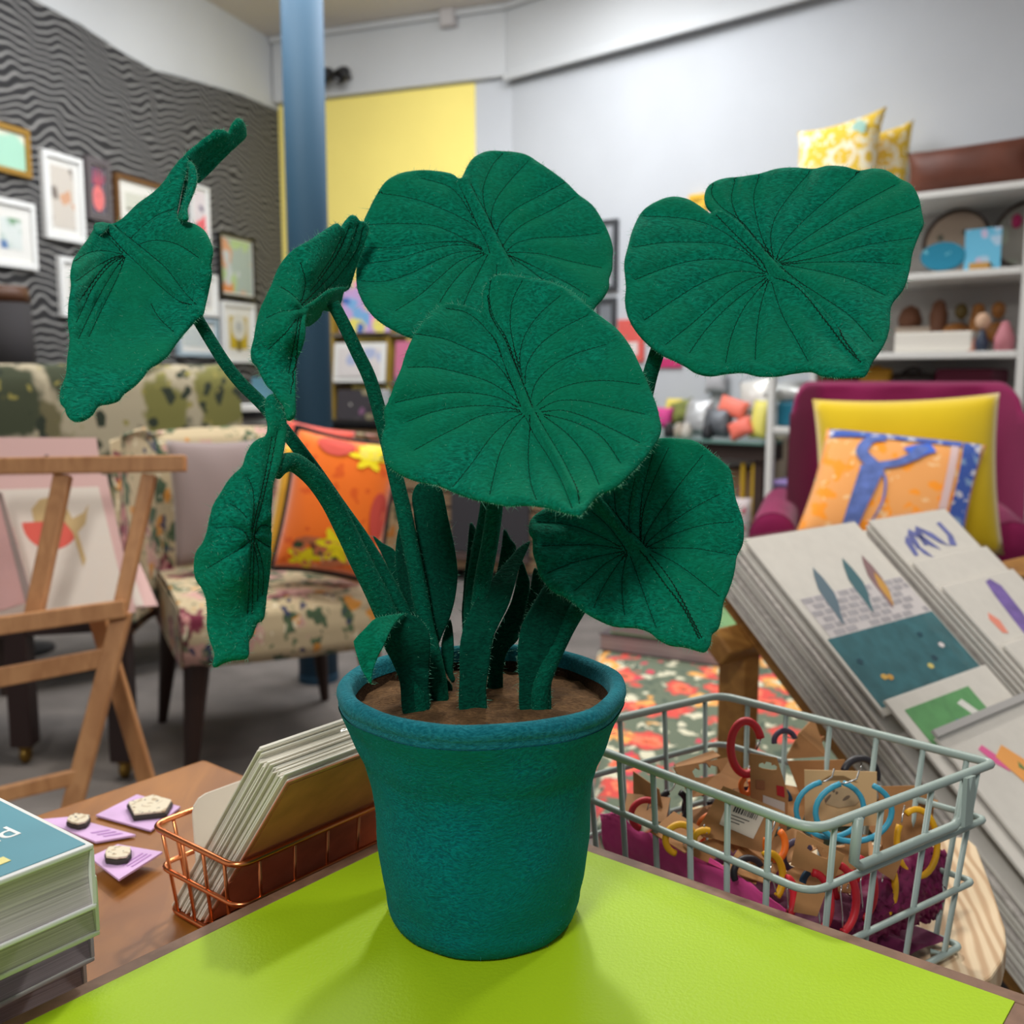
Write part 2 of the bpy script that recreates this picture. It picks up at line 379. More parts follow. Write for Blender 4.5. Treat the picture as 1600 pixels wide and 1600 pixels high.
wframe('picture_frame', 'tall white frame with grey and peach street scene print', 59, 124.5, 232, 370, fr_white,
       motif('art_street', (205, 198, 188), [((122, 112, 104), 9, .42, .5, 2), ((206, 160, 128), 12, .4, .35, 5), ((58, 56, 60), 8, .3, .3, 9)], warp=(10, .06)), mount=.03)
t, q, W_, H_ = wframe('picture_frame', 'grey frame with pink pineapple on a purple ground', 127.5, 167, 242, 340, fr_grey,
       M('art_purple', (84, 78, 104), .8, .1, var=(12, .2)), mount=.004, bw=.03)
m_pp = motif('pineapple_pink', (222, 112, 118), [((150, 62, 84), 42, .26, .8, 2)], warp=(20, .01)); m_pl2 = M('pineapple_leaf', (178, 66, 104), .8)
fp = lambda a, b: q+EL*W_*a+Z*H_*b+NL*.0116
MB().prism([fp(.5+.25*math.cos(i*math.pi/9), .36+.21*math.sin(i*math.pi/9)) for i in range(18)], NL*.0005).build('pineapple_body', m_pp, t)
for a, b in ((.24, .78), (.36, .86), (.5, .88), (.64, .86), (.76, .78), (.30, .66), (.70, .66)):
    MB().prism([fp(.5-.05, .56), fp(.5+.05, .56), fp(a+.04, (b+.56)/2), fp(a, b), fp(a-.04, (b+.56)/2)], NL*.0004).build('pineapple_leaf', m_pl2, t)
wframe('picture_frame', 'brown wooden landscape frame with a dark hill print', 174, 248, 269, 348, fr_brown,
       motif('art_hill', (204, 206, 196), [((96, 104, 70), 4, .42, .8, 4), ((60, 66, 48), 9, .4, .4, 6)], warp=(6, .08)), mount=.05)
wframe('picture_frame', 'white frame with coral pink blot print, partly behind the felt leaf', 292, 322, 286, 378, fr_white,
       motif('art_coral', (222, 214, 222), [((238, 96, 116), 5, .45, .8, 2), ((80, 76, 130), 16, .35, .3, 7)], warp=(8, .05)), mount=.012, bw=.016)
wframe('picture_frame', 'white frame with blue and green garden print at the edge', -30, 49.5, 303, 412, fr_white,
       motif('art_garden', (212, 220, 218), [((106, 150, 112), 6, .45, .6, 1), ((88, 124, 172), 8, .42, .5, 4), ((190, 206, 200), 14, .4, .5, 6)], warp=(10, .06)), mount=.05)
wframe('picture_frame', 'white frame with olive print just left of the big folded leaf', 86, 140, 400, 494, fr_white,
       motif('art_olive', (92, 92, 50), [((132, 128, 74), 6, .4, .5, 1)], warp=(10, .05)), mount=.05)
wframe('picture_frame', 'black frame with pale green and orange abstract, above yellow print', 337, 394, 361, 462, fr_black,
       motif('art_pastel', (160, 178, 176), [((206, 150, 118), 4.5, .42, .5, 1), ((168, 196, 140), 6, .42, .5, 4), ((214, 132, 76), 5, .36, .3, 9), ((190, 200, 206), 9, .4, .5, 3)], warp=(8, .08)), mount=.012, bw=.016)
t, q, W_, H_ = wframe('picture_frame', 'white frame with mustard clock face print', 342, 394.5, 470, 566, fr_white, M('art_mustard', (196, 170, 42), .8, .1), mount=.055, bw=.02)
MB().lathe([(.072, 0), (.072, .001), (0, .0011)], q+EL*W_/2+Z*(H_*.60)+NL*.0116, 28, (EL, Z, NL)).build('dial', M('print_pale', (214, 214, 206), .8), t)
MB().lathe([(.03, 0), (.03, .001), (0, .0011)], q+EL*W_/2+Z*(H_*.60)+NL*.0127, 20, (EL, Z, NL)).build('dial_centre', M('print_grey', (176, 180, 178), .8), t)
MB().box(q+EL*W_/2+Z*(H_*.30)+NL*.012, EL*.022, NL*.0004, Z*.035).build('numeral_block', M('print_olive', (110, 94, 20), .8), t)
wframe('picture_frame', 'narrow white frame showing beside the big leaf, below coral print', 296, 335, 425, 492, fr_white,
       motif('art_grey', (205, 205, 205), [((150, 160, 166), 8, .4, .5, 1)]), mount=.03)
wframe('picture_frame', 'pale blue landscape frame low on the wallpaper behind the thin stem', 272, 336, 494, 556, M('pale_blue_frame', (158, 178, 190), .5),
       motif('art_sea', (196, 206, 206), [((128, 150, 132), 9, .4, .5, 1), ((110, 120, 124), 14, .35, .4, 5)]), mount=.03)
# right wall
wframe('picture_frame', 'upper dark grey frame on white wall between two round leaves', 936, 967, 346, 455, M('dark_grey_frame', (62, 64, 68), .5), M('art_silver', (168, 172, 178), .5), C1, ER, NR, mount=.0, group='framed prints on the white wall')
wframe('picture_frame', 'lower dark grey frame on white wall between two round leaves', 934, 964, 467, 590, M('dark_grey_frame2', (62, 64, 68), .5), M('art_silver2', (128, 132, 138), .5), C1, ER, NR, mount=.0, group='framed prints on the white wall')
t, q, W_, H_ = wframe('poster', 'red and white poster on the white wall behind the right stem', 968, 1008, 500, 565, M('poster_red', (222, 92, 84), .7), M('poster_red2', (226, 100, 92), .7), C1, ER, NR, mount=.0, bw=.006, th=.012, group='framed prints on the white wall', cat='poster')
MB().box(q+ER*W_*.55+Z*H_*.3+NR*.0128, ER*W_*.24, NR*.0004, Z*H_*.16).build('white_block', M('poster_white', (236, 222, 218), .7), t)
t, q, W_, H_ = wframe('picture_frame', 'small yellow framed print showing in the notch of the right leaf', 1080, 1106, 306, 350, M('yellow_frame', (226, 178, 52), .6), M('art_yellow', (232, 190, 70), .7), C1, ER, NR, mount=.0, group='framed prints on the white wall')

# ================================================================== BACK OF THE SHOP
m_metal_w = M('white_shelf_metal', (222, 222, 218), .5, .4)
m_greyback = M('grey_back_panel', (150, 144, 138), .7)
SD = 3.776                                   # distance of the shelf fronts along -NR
def S(px, py, back=0.0):
    n = -NR; return plane_hit(px, py, n*(SD+back), n)
def Sg(px, back=0.0):
    q = S(px, 640, back); return V(q[0], q[1], 0)
def tall_box(name, label, cat, px0, px1, z0, h, back, depth, mat, group=None, bevel=.006, part='body'):
    """box standing on a shelf at height z0 between two pixel columns"""
    a, b = Sg(px0, back), Sg(px1, back); t = thing(name, label, cat, (a+b)/2+Z*z0, group)
    MB().prism([a+Z*z0, b+Z*z0, b+Z*(z0+h), a+Z*(z0+h)], -NR*depth).build(part, mat, t, bevel=bevel)
    return t, a, b
# ---- white shelving unit
L0, R0 = Sg(1203), Sg(1590)
EW = unit(R0-L0); LW = np.linalg.norm(R0-L0)
ZSH = (.30, .585, .88, 1.171, 1.454, 1.738)
t = thing('shelving_unit', 'tall white metal shelving unit against the white wall', 'shelves', (L0+R0)/2)
for a in (L0, R0):
    for b in (0, .36):
        q = a-NR*b; MB().prism([q-EW*.014, q+EW*.014, q+EW*.014-NR*.028, q-EW*.014-NR*.028], Z*1.745).build('post', m_metal_w, t, bevel=.003)
for z in ZSH:
    q = L0+EW*.016; MB().prism([q-NR*.002, q+EW*(LW-.032)-NR*.002, q+EW*(LW-.032)-NR*.386, q-NR*.386], -Z*.024).build('shelf_board', m_metal_w, t, bevel=.003).location = (0, 0, z)
q = L0-NR*.39
MB().prism([q+Z*.9, q+EW*LW+Z*.9, q+EW*LW+Z*1.73, q+Z*1.73], -NR*.006).build('back_panel', M('shelf_back', (186, 182, 178), .8), t)
# ---- things on top of the shelving
m_ycush = motif('yellow_block_print', (238, 200, 70), [((246, 238, 206), 26, .42, .85, 1, .2), ((248, 240, 214), 9, .5, .6, 4, .36), ((250, 244, 224), 60, .4, .5, 7)], warp=(6, .02))
m_mint = M('mint_label', (170, 214, 200), .6)
for i, (px, py, hw, hh, bk, lab) in enumerate(((1308, 248, .185, .17, .14, 'yellow and white patterned cushion in front, mint tag on its corner, on shelving unit'),
                                          (1372, 258, .13, .155, .27, 'yellow and white patterned cushion behind the tagged one, on shelving unit'))):
    c = S(px, py, bk); c[2] = 1.752+hh*.95
    t = thing('patterned_cushion', lab, 'cushion', (c[0], c[1], 1.739), 'yellow cushions on top of shelving')
    up = unit(Z-NR*.12); rt = unit(EW+Z*.10)
    cushion('cover', m_ycush, t, c, rt*hw, up*hh, .12, pinch=.13)
    if i == 0: MB().lathe([(.028, 0), (.028, .004), (0, .005)], c+rt*hw*.55+up*hh*.60+NR*.045, 16, (EW, Z, NR)).build('tag', m_mint, t)
c = S(1515, 262, .16); c[2] = 1.742+.088
t = thing('bolster_cushion', 'brown leather bolster lying at the right end of shelving top', 'cushion', (c[0], c[1], 1.739))
cushion('cover', M('brown_leather', (100, 54, 38), .55, .4, var=(9, .2), bump=(90, .2)), t, c, EW*.235, Z*.085, .17, pinch=.08)
m_lettering = M('dark_lettering', (60, 34, 30), .7)
# ---- shelf 5 (z 1.454): round trays, blue dish, blue card
def disc(name, label, cat, px, z0, r, back, rim, face, extra=None, group=None, lean=.18, th=.014):
    q = Sg(px, back); ax = unit(NR+Z*lean); x = unit(np.cross(Z, ax)); y = np.cross(ax, x)
    c = q+Z*(z0+.006)+y*r
    t = thing(name, label, cat, q+Z*z0, group)
    MB().lathe([(r*.90, 0), (r, 0), (r, th), (r*.93, th), (r*.90, th*.4)], c, 36, (x, y, ax)).build('rim', rim, t, smooth=False)
    MB().lathe([(0, .001), (r*.905, .001), (r*.905, th*.5), (0, th*.5)], c, 36, (x, y, ax)).build('plate', face, t)
    return t, c, x, y, ax
m_dkwood = M('dark_wood_rim', (64, 50, 44), .5)
t, c, x, y, ax = disc('round_tray', 'beige round tray with green palm stars, dark rim, upper shelf', 'tray', 1477, 1.4545, .125, .24, m_dkwood, M('beige_plate', (176, 156, 138), .7))
m_star = M('green_star', (38, 78, 72), .8)
for k, (a, b) in enumerate(((-.06, .02), (.03, .035), (.075, -.01), (-.02, -.06), (-.085, -.035))):
    mb = MB(); cc = c+x*a+y*b+ax*.0075
    for j in range(7):
        d = x*math.cos(j*math.pi*2/7)+y*math.sin(j*math.pi*2/7); s_ = np.cross(ax, d)
        mb.add([cc+s_*.003, cc-s_*.003, cc+d*.021], [(0, 1, 2)])
    mb.build('palm_star', m_star, t)
t, c, x, y, ax = disc('round_tray', 'large grey round tray with magenta flower, behind right shelf post', 'tray', 1588, 1.4545, .125, .20, m_dkwood, motif('tray_art', (140, 136, 128), [((150, 156, 140), 9, .4, .5, 3), ((170, 168, 160), 16, .3, .4, 6)]))
MB().ball(c-x*.045+y*.05+ax*.01, .018, .018, .026, 10, 6).build('flower', M('magenta', (176, 40, 96), .7), t, smooth=True)
q = Sg(1462, .10)
t = thing('oval_dish', 'small turquoise oval dish on a low stand, upper shelf', 'dish', q+Z*1.4545)
MB().lathe([(.0, .006), (.075, .006), (.08, .0), (.08, .016), (.0, .016)], q+Z*1.513, 28, (EW, Z*.62, unit(NR+Z*.3))).build('plate', motif('turquoise', (40, 130, 160), [((120, 190, 205), 30, .3, .5, 1)], warp=(20, .05)), t)
MB().box(q+Z*1.4595-NR*.01, EW*.04, NR*.02, Z*.005).build('stand', M('pale_wood', (200, 176, 140), .6), t, bevel=.002)
q = Sg(1519, .08)
t = thing('greeting_card', 'sky blue square card in a little wooden stand, upper shelf', 'card', q+Z*1.4545)
MB().box(q+Z*1.531-NR*.012, EW*.062, NR*.003, Z*.072).build('card', motif('sky_blue_print', (110, 190, 224), [((176, 206, 230), 16, .4, .5, 1), ((200, 190, 220), 20, .3, .3, 5)]), t)
MB().box(q+Z*1.4685, EW*.034, NR*.022, Z*.0139).build('stand', M('stand_wood', (186, 140, 70), .6), t, bevel=.004)
# ---- shelf 4 (z 1.171): wooden ornaments
t, a, b = tall_box('storage_box', 'long low white box at the front of the ornament shelf', 'box', 1392, 1512, 1.1715, .072, .03, .10, M('white_card', (226, 222, 212), .7))
t, a, b = tall_box('storage_box', 'cream box behind the long white box, under brown ornaments', 'box', 1392, 1452, 1.1715, .10, .18, .10, M('cream_card', (196, 180, 164), .7))
m_orn = M('ochre_wood', (150, 98, 46), .6, var=(20, .3))
def ornament(label, px, back, z0, prof, mat, cat='ornament', extra=()):
    q = Sg(px, back); t = thing('wooden_ornament', label, cat, q+Z*z0, 'ornaments on the shelving')
    MB().lathe(prof, q+Z*z0, 20).build('body', mat, t, smooth=True)
    for nm, off, r, mt in extra: MB().ball(q+Z*z0+V(*off), *r, 14, 8).build(nm, mt, t, smooth=True)
m_ornb = M('brown_wood', (112, 72, 50), .6); m_pinkc = M('pink_clay', (190, 120, 130), .6)
ornament('brown ornament with a pink base, third shelf from the top', 1459, .2, 1.1715, [(.0, 0), (.042, .0), (.045, .03), (.03, .09), (.034, .14), (.02, .19), (.0, .2)], m_ornb, extra=(('pink_base', (0, -.02, .026), (.042, .042, .026), m_pinkc),))
ornament('squat brown ornament standing on the cream box', 1415, .22, 1.272, [(0, 0), (.04, 0), (.046, .03), (.03, .07), (0, .085)], m_ornb)
ornament('wide ochre wooden figure with spread wings, third shelf', 1520, .2, 1.1715, [(0, 0), (.03, 0), (.035, .05), (.028, .12), (.02, .17), (0, .18)], m_orn,
         extra=(('wing', (-.06, .04, .07), (.055, .03, .04), m_orn), ('wing', (.06, -.04, .07), (.055, .03, .04), m_orn), ('head', (-.05, .03, .15), (.025, .02, .03), M('olive_wood', (92, 76, 34), .6)), ('head', (.055, -.04, .15), (.026, .02, .032), m_orn)))
ornament('slim navy vase holding a pale flower head, at shelf front', 1528, .05, 1.1715, [(0, 0), (.02, 0), (.024, .03), (.012, .06), (.008, .075), (0, .08)], M('navy_glaze', (52, 62, 82), .3),
         extra=(('flower_head', (0, 0, .105), (.026, .022, .03), M('pale_petal', (214, 178, 150), .8)),))
ornament('salmon pink little cone beside the navy vase', 1512, .05, 1.1715, [(0, 0), (.02, 0), (.018, .03), (.006, .055), (0, .058)], M('salmon', (206, 146, 126), .7))
ornament('dusty pink pointed house ornament next to the right post', 1563, .06, 1.1715, [(0, 0), (.034, 0), (.034, .045), (.012, .10), (0, .105)], m_pinkc)
# ---- shelf 3 (z .88): bags and boxes
t, a, b = tall_box('gift_box', 'teal blue box with rounded lid on the lower white shelf', 'box', 1213, 1285, .8805, .10, .04, .22, M('teal_box', (22, 104, 128), .5), bevel=.012)
t, a, b = tall_box('gift_box', 'dark maroon box behind the top of the purple armchair', 'box', 1457, 1548, .8805, .23, .12, .18, M('maroon', (88, 14, 42), .6), bevel=.01)
def handbag(label, px, back, z0, wd, hh, mat):
    q = Sg(px, back); t = thing('handbag', label, 'bag', q+Z*z0)
    cushion('body', mat, t, q+Z*(z0+hh/2+.012), EW*wd/2, Z*hh/2, .09, n=12, pinch=-.05)
    MB().tube(arc(q+Z*(z0+hh*.9), EW, Z, wd*.3, 0, 180, 14), .008, 8).build('handle', mat, t, smooth=True)
handbag('dark brown handbag with arched handle on lower shelf', 1424, .14, .8805, .17, .20, M('dark_leather', (44, 36, 34), .5))
handbag('tan leather bag standing beside the teal box', 1308, .30, .8805, .18, .22, M('tan_leather', (132, 78, 34), .55))
handbag('mustard bag half hidden by the right leaf tip', 1366, .14, .8805, .13, .22, M('mustard_cloth', (182, 132, 36), .7))
q = Sg(1238, .12)
t = thing('foil_bag', 'crinkled silver foil bag lying on top of the teal box', 'bag', q+Z*.981)
cushion('pouch', M('silver_foil', (206, 208, 206), .3, .5, .4, bump=(40, .8, .006)), t, q+Z*1.022, EW*.10, unit(-NR+Z*.2)*.085, .085, n=14)
# ---- shelf 2 (z .585): purple stack, cylinder, grey panel
for k in range(3):
    q = Sg(1243+k, .12); c = q+Z*(.5865+.0125+.0255*k)
    t = thing('folded_cloth', ('lowest', 'middle', 'topmost')[k]+' purple folded cloth in the stack above the chair arm', 'cloth', c-Z*.0125, 'folded purple cloths')
    MB().box(c, EW*(.07-.006*k), NR*.10, Z*.0124).build('fold', M('purple_cloth%d' % k, ((116, 96, 150), (74, 70, 96), (150, 130, 186))[k], .9), t, bevel=.01, seg=3)
q = Sg(1222, .2); t = thing('card_tube', 'cream cardboard tube standing on the lower shelf', 'tube', q+Z*.5855)
MB().lathe([(.03, 0), (.03, .24)], q+Z*.5855, 20).build('tube', M('cream_tube', (190, 178, 150), .7), t, smooth=False)
MB().lathe([(.0315, .232), (.0315, .25), (0, .25)], q+Z*.5855, 20).build('cap', M('cream_cap', (206, 198, 176), .6), t)
t, a, b = tall_box('storage_box', 'plain grey box at the back of the lower shelf', 'box', 1248, 1300, .5855, .2, .22, .14, m_greyback)
# ---- glass topped table left of the shelving
A0, A1 = Sg(985), Sg(1192); dl = unit(A1-A0); ln = np.linalg.norm(A1-A0)
t = thing('display_table', 'low display table with green glass top beside white shelving', 'table', (A0+A1)/2)
MB().prism([A0+Z*.80, A1+Z*.80, A1-NR*.37+Z*.80, A0-NR*.37+Z*.80], Z*.014).build('glass_top', M('green_glass', (96, 130, 122), .15, .6), t, bevel=.003)
MB().prism([A0-NR*.03+Z*.735, A1-NR*.03+Z*.735, A1-NR*.35+Z*.735, A0-NR*.35+Z*.735], Z*.065).build('apron', M('dark_apron', (58, 46, 42), .6), t)
for a in (A0+dl*.04-NR*.05, A1-dl*.04-NR*.05, A0+dl*.04-NR*.31, A1-dl*.04-NR*.31):
    MB().prism([a-dl*.02, a+dl*.02, a+dl*.02-NR*.04, a-dl*.02-NR*.04], Z*.735).build('leg', m_dkwood, t)
MB().prism([A0-NR*.04+Z*.30, A1-NR*.04+Z*.30, A1-NR*.35+Z*.30, A0-NR*.35+Z*.30], Z*.02).build('lower_shelf', M('lower_board', (150, 116, 84), .6), t)
def pouch(name, label, cat, px, back, hw, hh, th, mat, tilt=0, z0=.8145, group='small goods on the glass table', lean=.3):
    q = Sg(px, back); t = thing(name, label, cat, q+Z*z0, group)
    up = unit(Z-NR*lean); c_, s_ = math.cos(tilt), math.sin(tilt)
    cushion('body', mat, t, q+Z*(z0+hh*(abs(c_)+.45*abs(s_))+.004), (EW*c_+up*s_)*hw, (up*c_-EW*s_)*hh, th, n=12, pinch=.05)
    return t
pouch('soap_pack', 'coral pink packet propped up on the glass table', 'packet', 1145, .12, .075, .042, .05, M('coral_pack', (240, 124, 104), .5), -.25, z0=.90)
pouch('soap_pack', 'lower coral pink packet slanting down beside the yellow packet', 'packet', 1158, .06, .055, .042, .05, M('coral_pack2', (236, 116, 98), .5), .45)
pouch('soap_pack', 'pale yellow packet standing next to white shelf post', 'packet', 1188, .10, .04, .085, .05, M('yellow_pack', (222, 212, 104), .5))
pouch('foil_bag', 'clear crumpled bag above the yellow packet', 'bag', 1184, .25, .09, .085, .08, M('white_foil', (214, 212, 206), .3, .5, .2, bump=(40, .8, .006)), .2, z0=.90)
pouch('foil_bag', 'silver foil bag in the middle of the glass table', 'bag', 1092, .14, .07, .085, .08, M('silver_foil2', (186, 188, 190), .3, .5, .4, bump=(40, .8, .006)))
pouch('foil_bag', 'dark grey foil bag right of the silver one', 'bag', 1122, .10, .07, .065, .08, M('grey_foil', (92, 96, 102), .35, .5, .3, bump=(40, .8, .006)))
pouch('cloth_flower', 'magenta cloth flower at the left end of the glass table', 'ornament', 1036, .16, .05, .05, .06, M('magenta_cloth', (196, 60, 130), .7), z0=.84)
pouch('cloth_flower', 'olive green leafy bundle next to magenta flower', 'ornament', 1066, .2, .06, .055, .06, M('olive_cloth', (118, 124, 62), .8, var=(30, .4)), .3, z0=.86)
pouch('cloth_flower', 'little yellow bundle behind the olive one', 'ornament', 1052, .3, .045, .05, .05, M('yellow_cloth', (214, 196, 96), .8), z0=.88)
for k, px in enumerate((1046, 1062, 1074, 1106)):
    q = Sg(px, .05); t = thing('glass_jar', 'small jar %s on the front edge of the glass table' % ('furthest left', 'second from left', 'third from left', 'in front of grey foil')[k], 'jar', q+Z*.8145, 'jars on the glass table')
    MB().lathe([(.02, 0), (.024, .01), (.024, .04), (.014, .055), (.014, .065), (0, .066)], q+Z*.8145, 16).build('body', M('jar%d' % k, ((40, 38, 40), (168, 156, 140), (196, 190, 180), (44, 46, 50))[k], .4), t, smooth=True)
# hanging pack on white wall
q = plane_hit(1124, 596, C1, NR); t = thing('hanging_pack', 'clear packet of grey pieces hanging on the white wall', 'packet', q)
cushion('bag', M('grey_pack', (186, 186, 190), .35, bump=(60, .7, .004)), t, q+NR*.03, ER*.06, Z*.055, .05, n=12)
MB().tube([q+NR*.03+Z*.055, q+NR*.004+Z*.075], .003, 6).build('hook', m_metal_w, t)
q = plane_hit(1046, 566, C1, NR); t = thing('wall_sign', 'narrow magenta card strip on the white wall under red poster', 'card', q)
MB().box(q+NR*.006, ER*.075, NR*.005, Z*.025).build('strip', M('magenta_card', (196, 52, 110), .6), t)
# under the glass table
t, a, b = tall_box('crate', 'pale wooden crate under the glass table', 'crate', 1118, 1176, .321, .36, .14, .19, M('crate_wood', (158, 128, 98), .7), bevel=.004)
for k, px in enumerate((1164, 1181)):
    q = Sg(px, .06); t = thing('wrapping_roll', ('left', 'right')[k]+' one of two thin yellow rolls standing under the glass table', 'roll', q+Z*.321)
    MB().lathe([(0, 0), (.011, 0), (.011, .40), (0, .40)], q+Z*.321, 12).build('roll', M('yellow_roll', (196, 160, 40), .6), t)
def bottle(label, px, back, h, r, mat, cap):
    q = Sg(px, back); t = thing('bottle', label, 'bottle', q+Z*.321, 'bottles under the glass table')
    MB().lathe([(0, 0), (r, 0), (r, h*.62), (r*.45, h*.76), (r*.4, h*.9)], q+Z*.321, 18).build('body', mat, t, smooth=True)
    MB().lathe([(r*.48, h*.86), (r*.48, h), (0, h)], q+Z*.321, 14).build('cap', cap, t)
m_pur = M('purple_plastic', (118, 60, 132), .4)
bottle('tall purple bottle beside the white shelf post', 1184, .10, .33, .032, m_pur, m_pur)
bottle('shorter purple bottle behind floral bag', 1163, .08, .30, .03, m_pur, M('plum_cap', (120, 40, 110), .4))
pouch('gift_bag', 'white and rose floral paper bag under the glass table', 'bag', 1158, -.02, .06, .13, .08, motif('rose_print', (202, 190, 190), [((176, 70, 90), 30, .4, .4, 1), ((90, 120, 90), 34, .3, .3, 3)]), z0=.321, group='goods under the glass table', lean=.05)

# ---- card rack at back wall, seen between the leaves, and the slatted counter
def Bp(px, py, front=0.0): return plane_hit(px, py, C0+NB*front, NB)
def Bg(px, front): q = Bp(px, 660, front); return V(q[0], q[1], 0)
a, b = Bg(505, .42), Bg(850, .42)
t = thing('slatted_counter', 'long wooden counter with horizontal slats and black top, back wall', 'counter', (a+b)/2)
e = unit(b-a); m_slat = M('weathered_slat', (150, 122, 92), .75, grain=((6, 6, 90), (116, 92, 68)))
lc = np.linalg.norm(b-a)
b2 = Bg(792, .07)
MB().prism([a+Z*.06, b+Z*.06, b2+Z*.06, a-NB*.35+Z*.06], Z*.755).build('carcass', M('counter_dark', (34, 28, 26), .8), t)
for k in range(9):
    z0 = .075+k*.082
    q = a+NB*.001; MB().prism([q+Z*z0, q+e*lc+Z*z0, q+e*lc+Z*(z0+.066), q+Z*(z0+.066)], NB*.018).build('slat', m_slat, t, bevel=.003)
MB().prism([a-e*.02+NB*.04+Z*.8155, b+e*.02+NB*.04+Z*.8155, b2+Z*.8155, a-e*.02-NB*.35+Z*.8155], Z*.03).build('top_board', m_black, t, bevel=.004)
q = Bg(706, .442); q2 = Bg(829, .442)
MB().prism([q+Z*.17, q2+Z*.17, q2+Z*.83-Z*.03, q+Z*.80], NB*.02).build('black_panel', M('charcoal_board', (58, 56, 60), .7), t)
MB().prism([q+Z*.13, q2+Z*.13, q2+Z*.165, q+Z*.165], NB*.024).build('panel_ledge', M('ledge_brown', (86, 70, 66), .7), t)
a, b = Bg(520, .26), Bg(668, .26); e = unit(b-a); lr = np.linalg.norm(b-a)
t = thing('card_rack', 'open card rack with grey shelves standing on the slatted counter', 'rack', (a+b)/2+Z*.846)
for q in (a, a+e*lr*.60, b): MB().prism([q-e*.012+Z*.846, q+e*.012+Z*.846, q+e*.012-NB*.2+Z*.846, q-e*.012-NB*.2+Z*.846], Z*.80).build('upright', M('ochre_upright', (172, 142, 60), .6), t)
for z in (1.035, 1.305): MB().prism([a+Z*z, b+Z*z, b-NB*.2+Z*z, a-NB*.2+Z*z], Z*.018).build('shelf', M('rack_shelf', (120, 112, 104), .5), t)
def rackcard(name, label, cat, px0, px1, z0, h, mat, front=.30, border=None):
    a, b = Bg(px0, front), Bg(px1, front); t = thing(name, label, cat, (a+b)/2+Z*z0, 'cards on the rack by the back wall')
    tl = -NB*.12*h
    MB().prism([a+Z*z0, b+Z*z0, b+Z*(z0+h)+tl, a+Z*(z0+h)+tl], NB*.008).build('board', border or mat, t)
    if border:
        e_ = unit(b-a); w_ = np.linalg.norm(b-a); q = a+NB*.0085+e_*.03+Z*(z0+.03)
        MB().prism([q, q+e_*(w_-.06), q+e_*(w_-.06)+Z*(h-.06)+tl*.8, q+Z*(h-.06)+tl*.8], NB*.002).build('print', mat, t)
m_rain = motif('rainbow_art', (190, 160, 206), [((230, 150, 200), 8, .45, .5, 1), ((226, 214, 110), 7, .45, .4, 3), ((120, 170, 214), 9, .42, .5, 6), ((70, 110, 180), 12, .35, .3, 8)], warp=(8, .06))
rackcard('art_print', 'big rainbow coloured print on the rack beside the blue column', 'print', 536, 612, 1.324, .28, m_rain)
rackcard('art_print', 'white bordered pastel print in the middle of the card rack', 'print', 523, 603, 1.054, .215, motif('pastel_art', (214, 208, 206), [((214, 170, 130), 9, .4, .5, 1), ((170, 180, 210), 10, .4, .5, 4)]), border=m_mount)
rackcard('art_print', 'pink narrow print at the right of the card rack', 'print', 618, 645, 1.054, .22, motif('pink_art', (196, 110, 140), [((120, 90, 130), 12, .4, .5, 2), ((220, 170, 170), 14, .35, .5, 5)]))
rackcard('photo_box', 'dark photo box on black counter top beside the column', 'box', 527, 590, .847, .165, motif('photo_dark', (66, 62, 66), [((150, 140, 110), 12, .4, .5, 1), ((130, 90, 120), 14, .35, .4, 4), ((190, 186, 180), 22, .3, .3, 7)]))
q = Bg(600, .33); t = thing('glass_jar', 'clear glass jar with shining rim next to the photo box', 'jar', q+Z*.847, None)
MB().lathe([(0, 0), (.05, 0), (.055, .02), (.055, .12), (.04, .15), (.042, .165)], q+Z*.847, 22).build('body', M('jar_grey', (150, 152, 154), .2), t, smooth=True)

# ---- tree print settee and invented lamp form at far left
m_tree = motif('tree_print_cloth', (168, 158, 134), [((104, 98, 70), 5.2, .50, .75, 9), ((62, 68, 50), 4.6, .52, .80, 2), ((116, 114, 62), 4.2, .42, .60, 5), ((46, 54, 42), 19, .40, .45, 3), ((140, 132, 70), 30, .30, .30, 6)], warp=(13, .05), scale=(1, 1, .75))
p0, p1 = P(-60, 640, 3.28), P(378, 640, 3.80); p0[2] = p1[2] = 0
e = unit(p1-p0); n_ = V(e[1], -e[0], 0); n_ = n_ if n_[1] < 0 else -n_; L_ = np.linalg.norm(p1-p0)
t = thing('settee', 'high backed settee in green tree print fabric before the wallpaper', 'settee', (p0+p1)/2)
def back_fn(u, v):
    sec = [(0, .22), (0, .95), (.008, 1.07), (.03, 1.115), (.07, 1.125), (.11, 1.11), (.135, 1.06), (.14, .9), (.14, .22)]
    k = v*(len(sec)-1); i = min(int(k), len(sec)-2); f = k-i
    y_ = sec[i][0]*(1-f)+sec[i+1][0]*f; z_ = sec[i][1]*(1-f)+sec[i+1][1]*f
    end = 1-.05*max(0, (abs(u-.5)*2-.92)/.08)**2
    return p0+e*L_*u-n_*y_+Z*(.22+(z_-.22)*end)
grid_obj('backrest', back_fn, 24, 24, m_tree, t)
MB().prism([p0-n_*.14+Z*.22, p1-n_*.14+Z*.22, p1-n_*.42+Z*.22, p0+e*.12-n_*.42+Z*.22], Z*.22).build('seat', m_tree, t, bevel=.04, seg=4)
for q in (p0+e*.16-n_*.36, p1-e*.08-n_*.36, p0+e*.08-n_*.07, p1-e*.08-n_*.07):
    MB().lathe([(.014, 0), (.025, .225)], q, 12).build('leg', m_dkwood, t)
q = P(6, 560, 3.92); g = V(q[0], q[1], 0)  # lamp form invented in place of a dark object of unclear kind
t = thing('lamp_stand_in', 'invented charcoal lamp form with brown top band, at far left of picture', 'lamp', g)
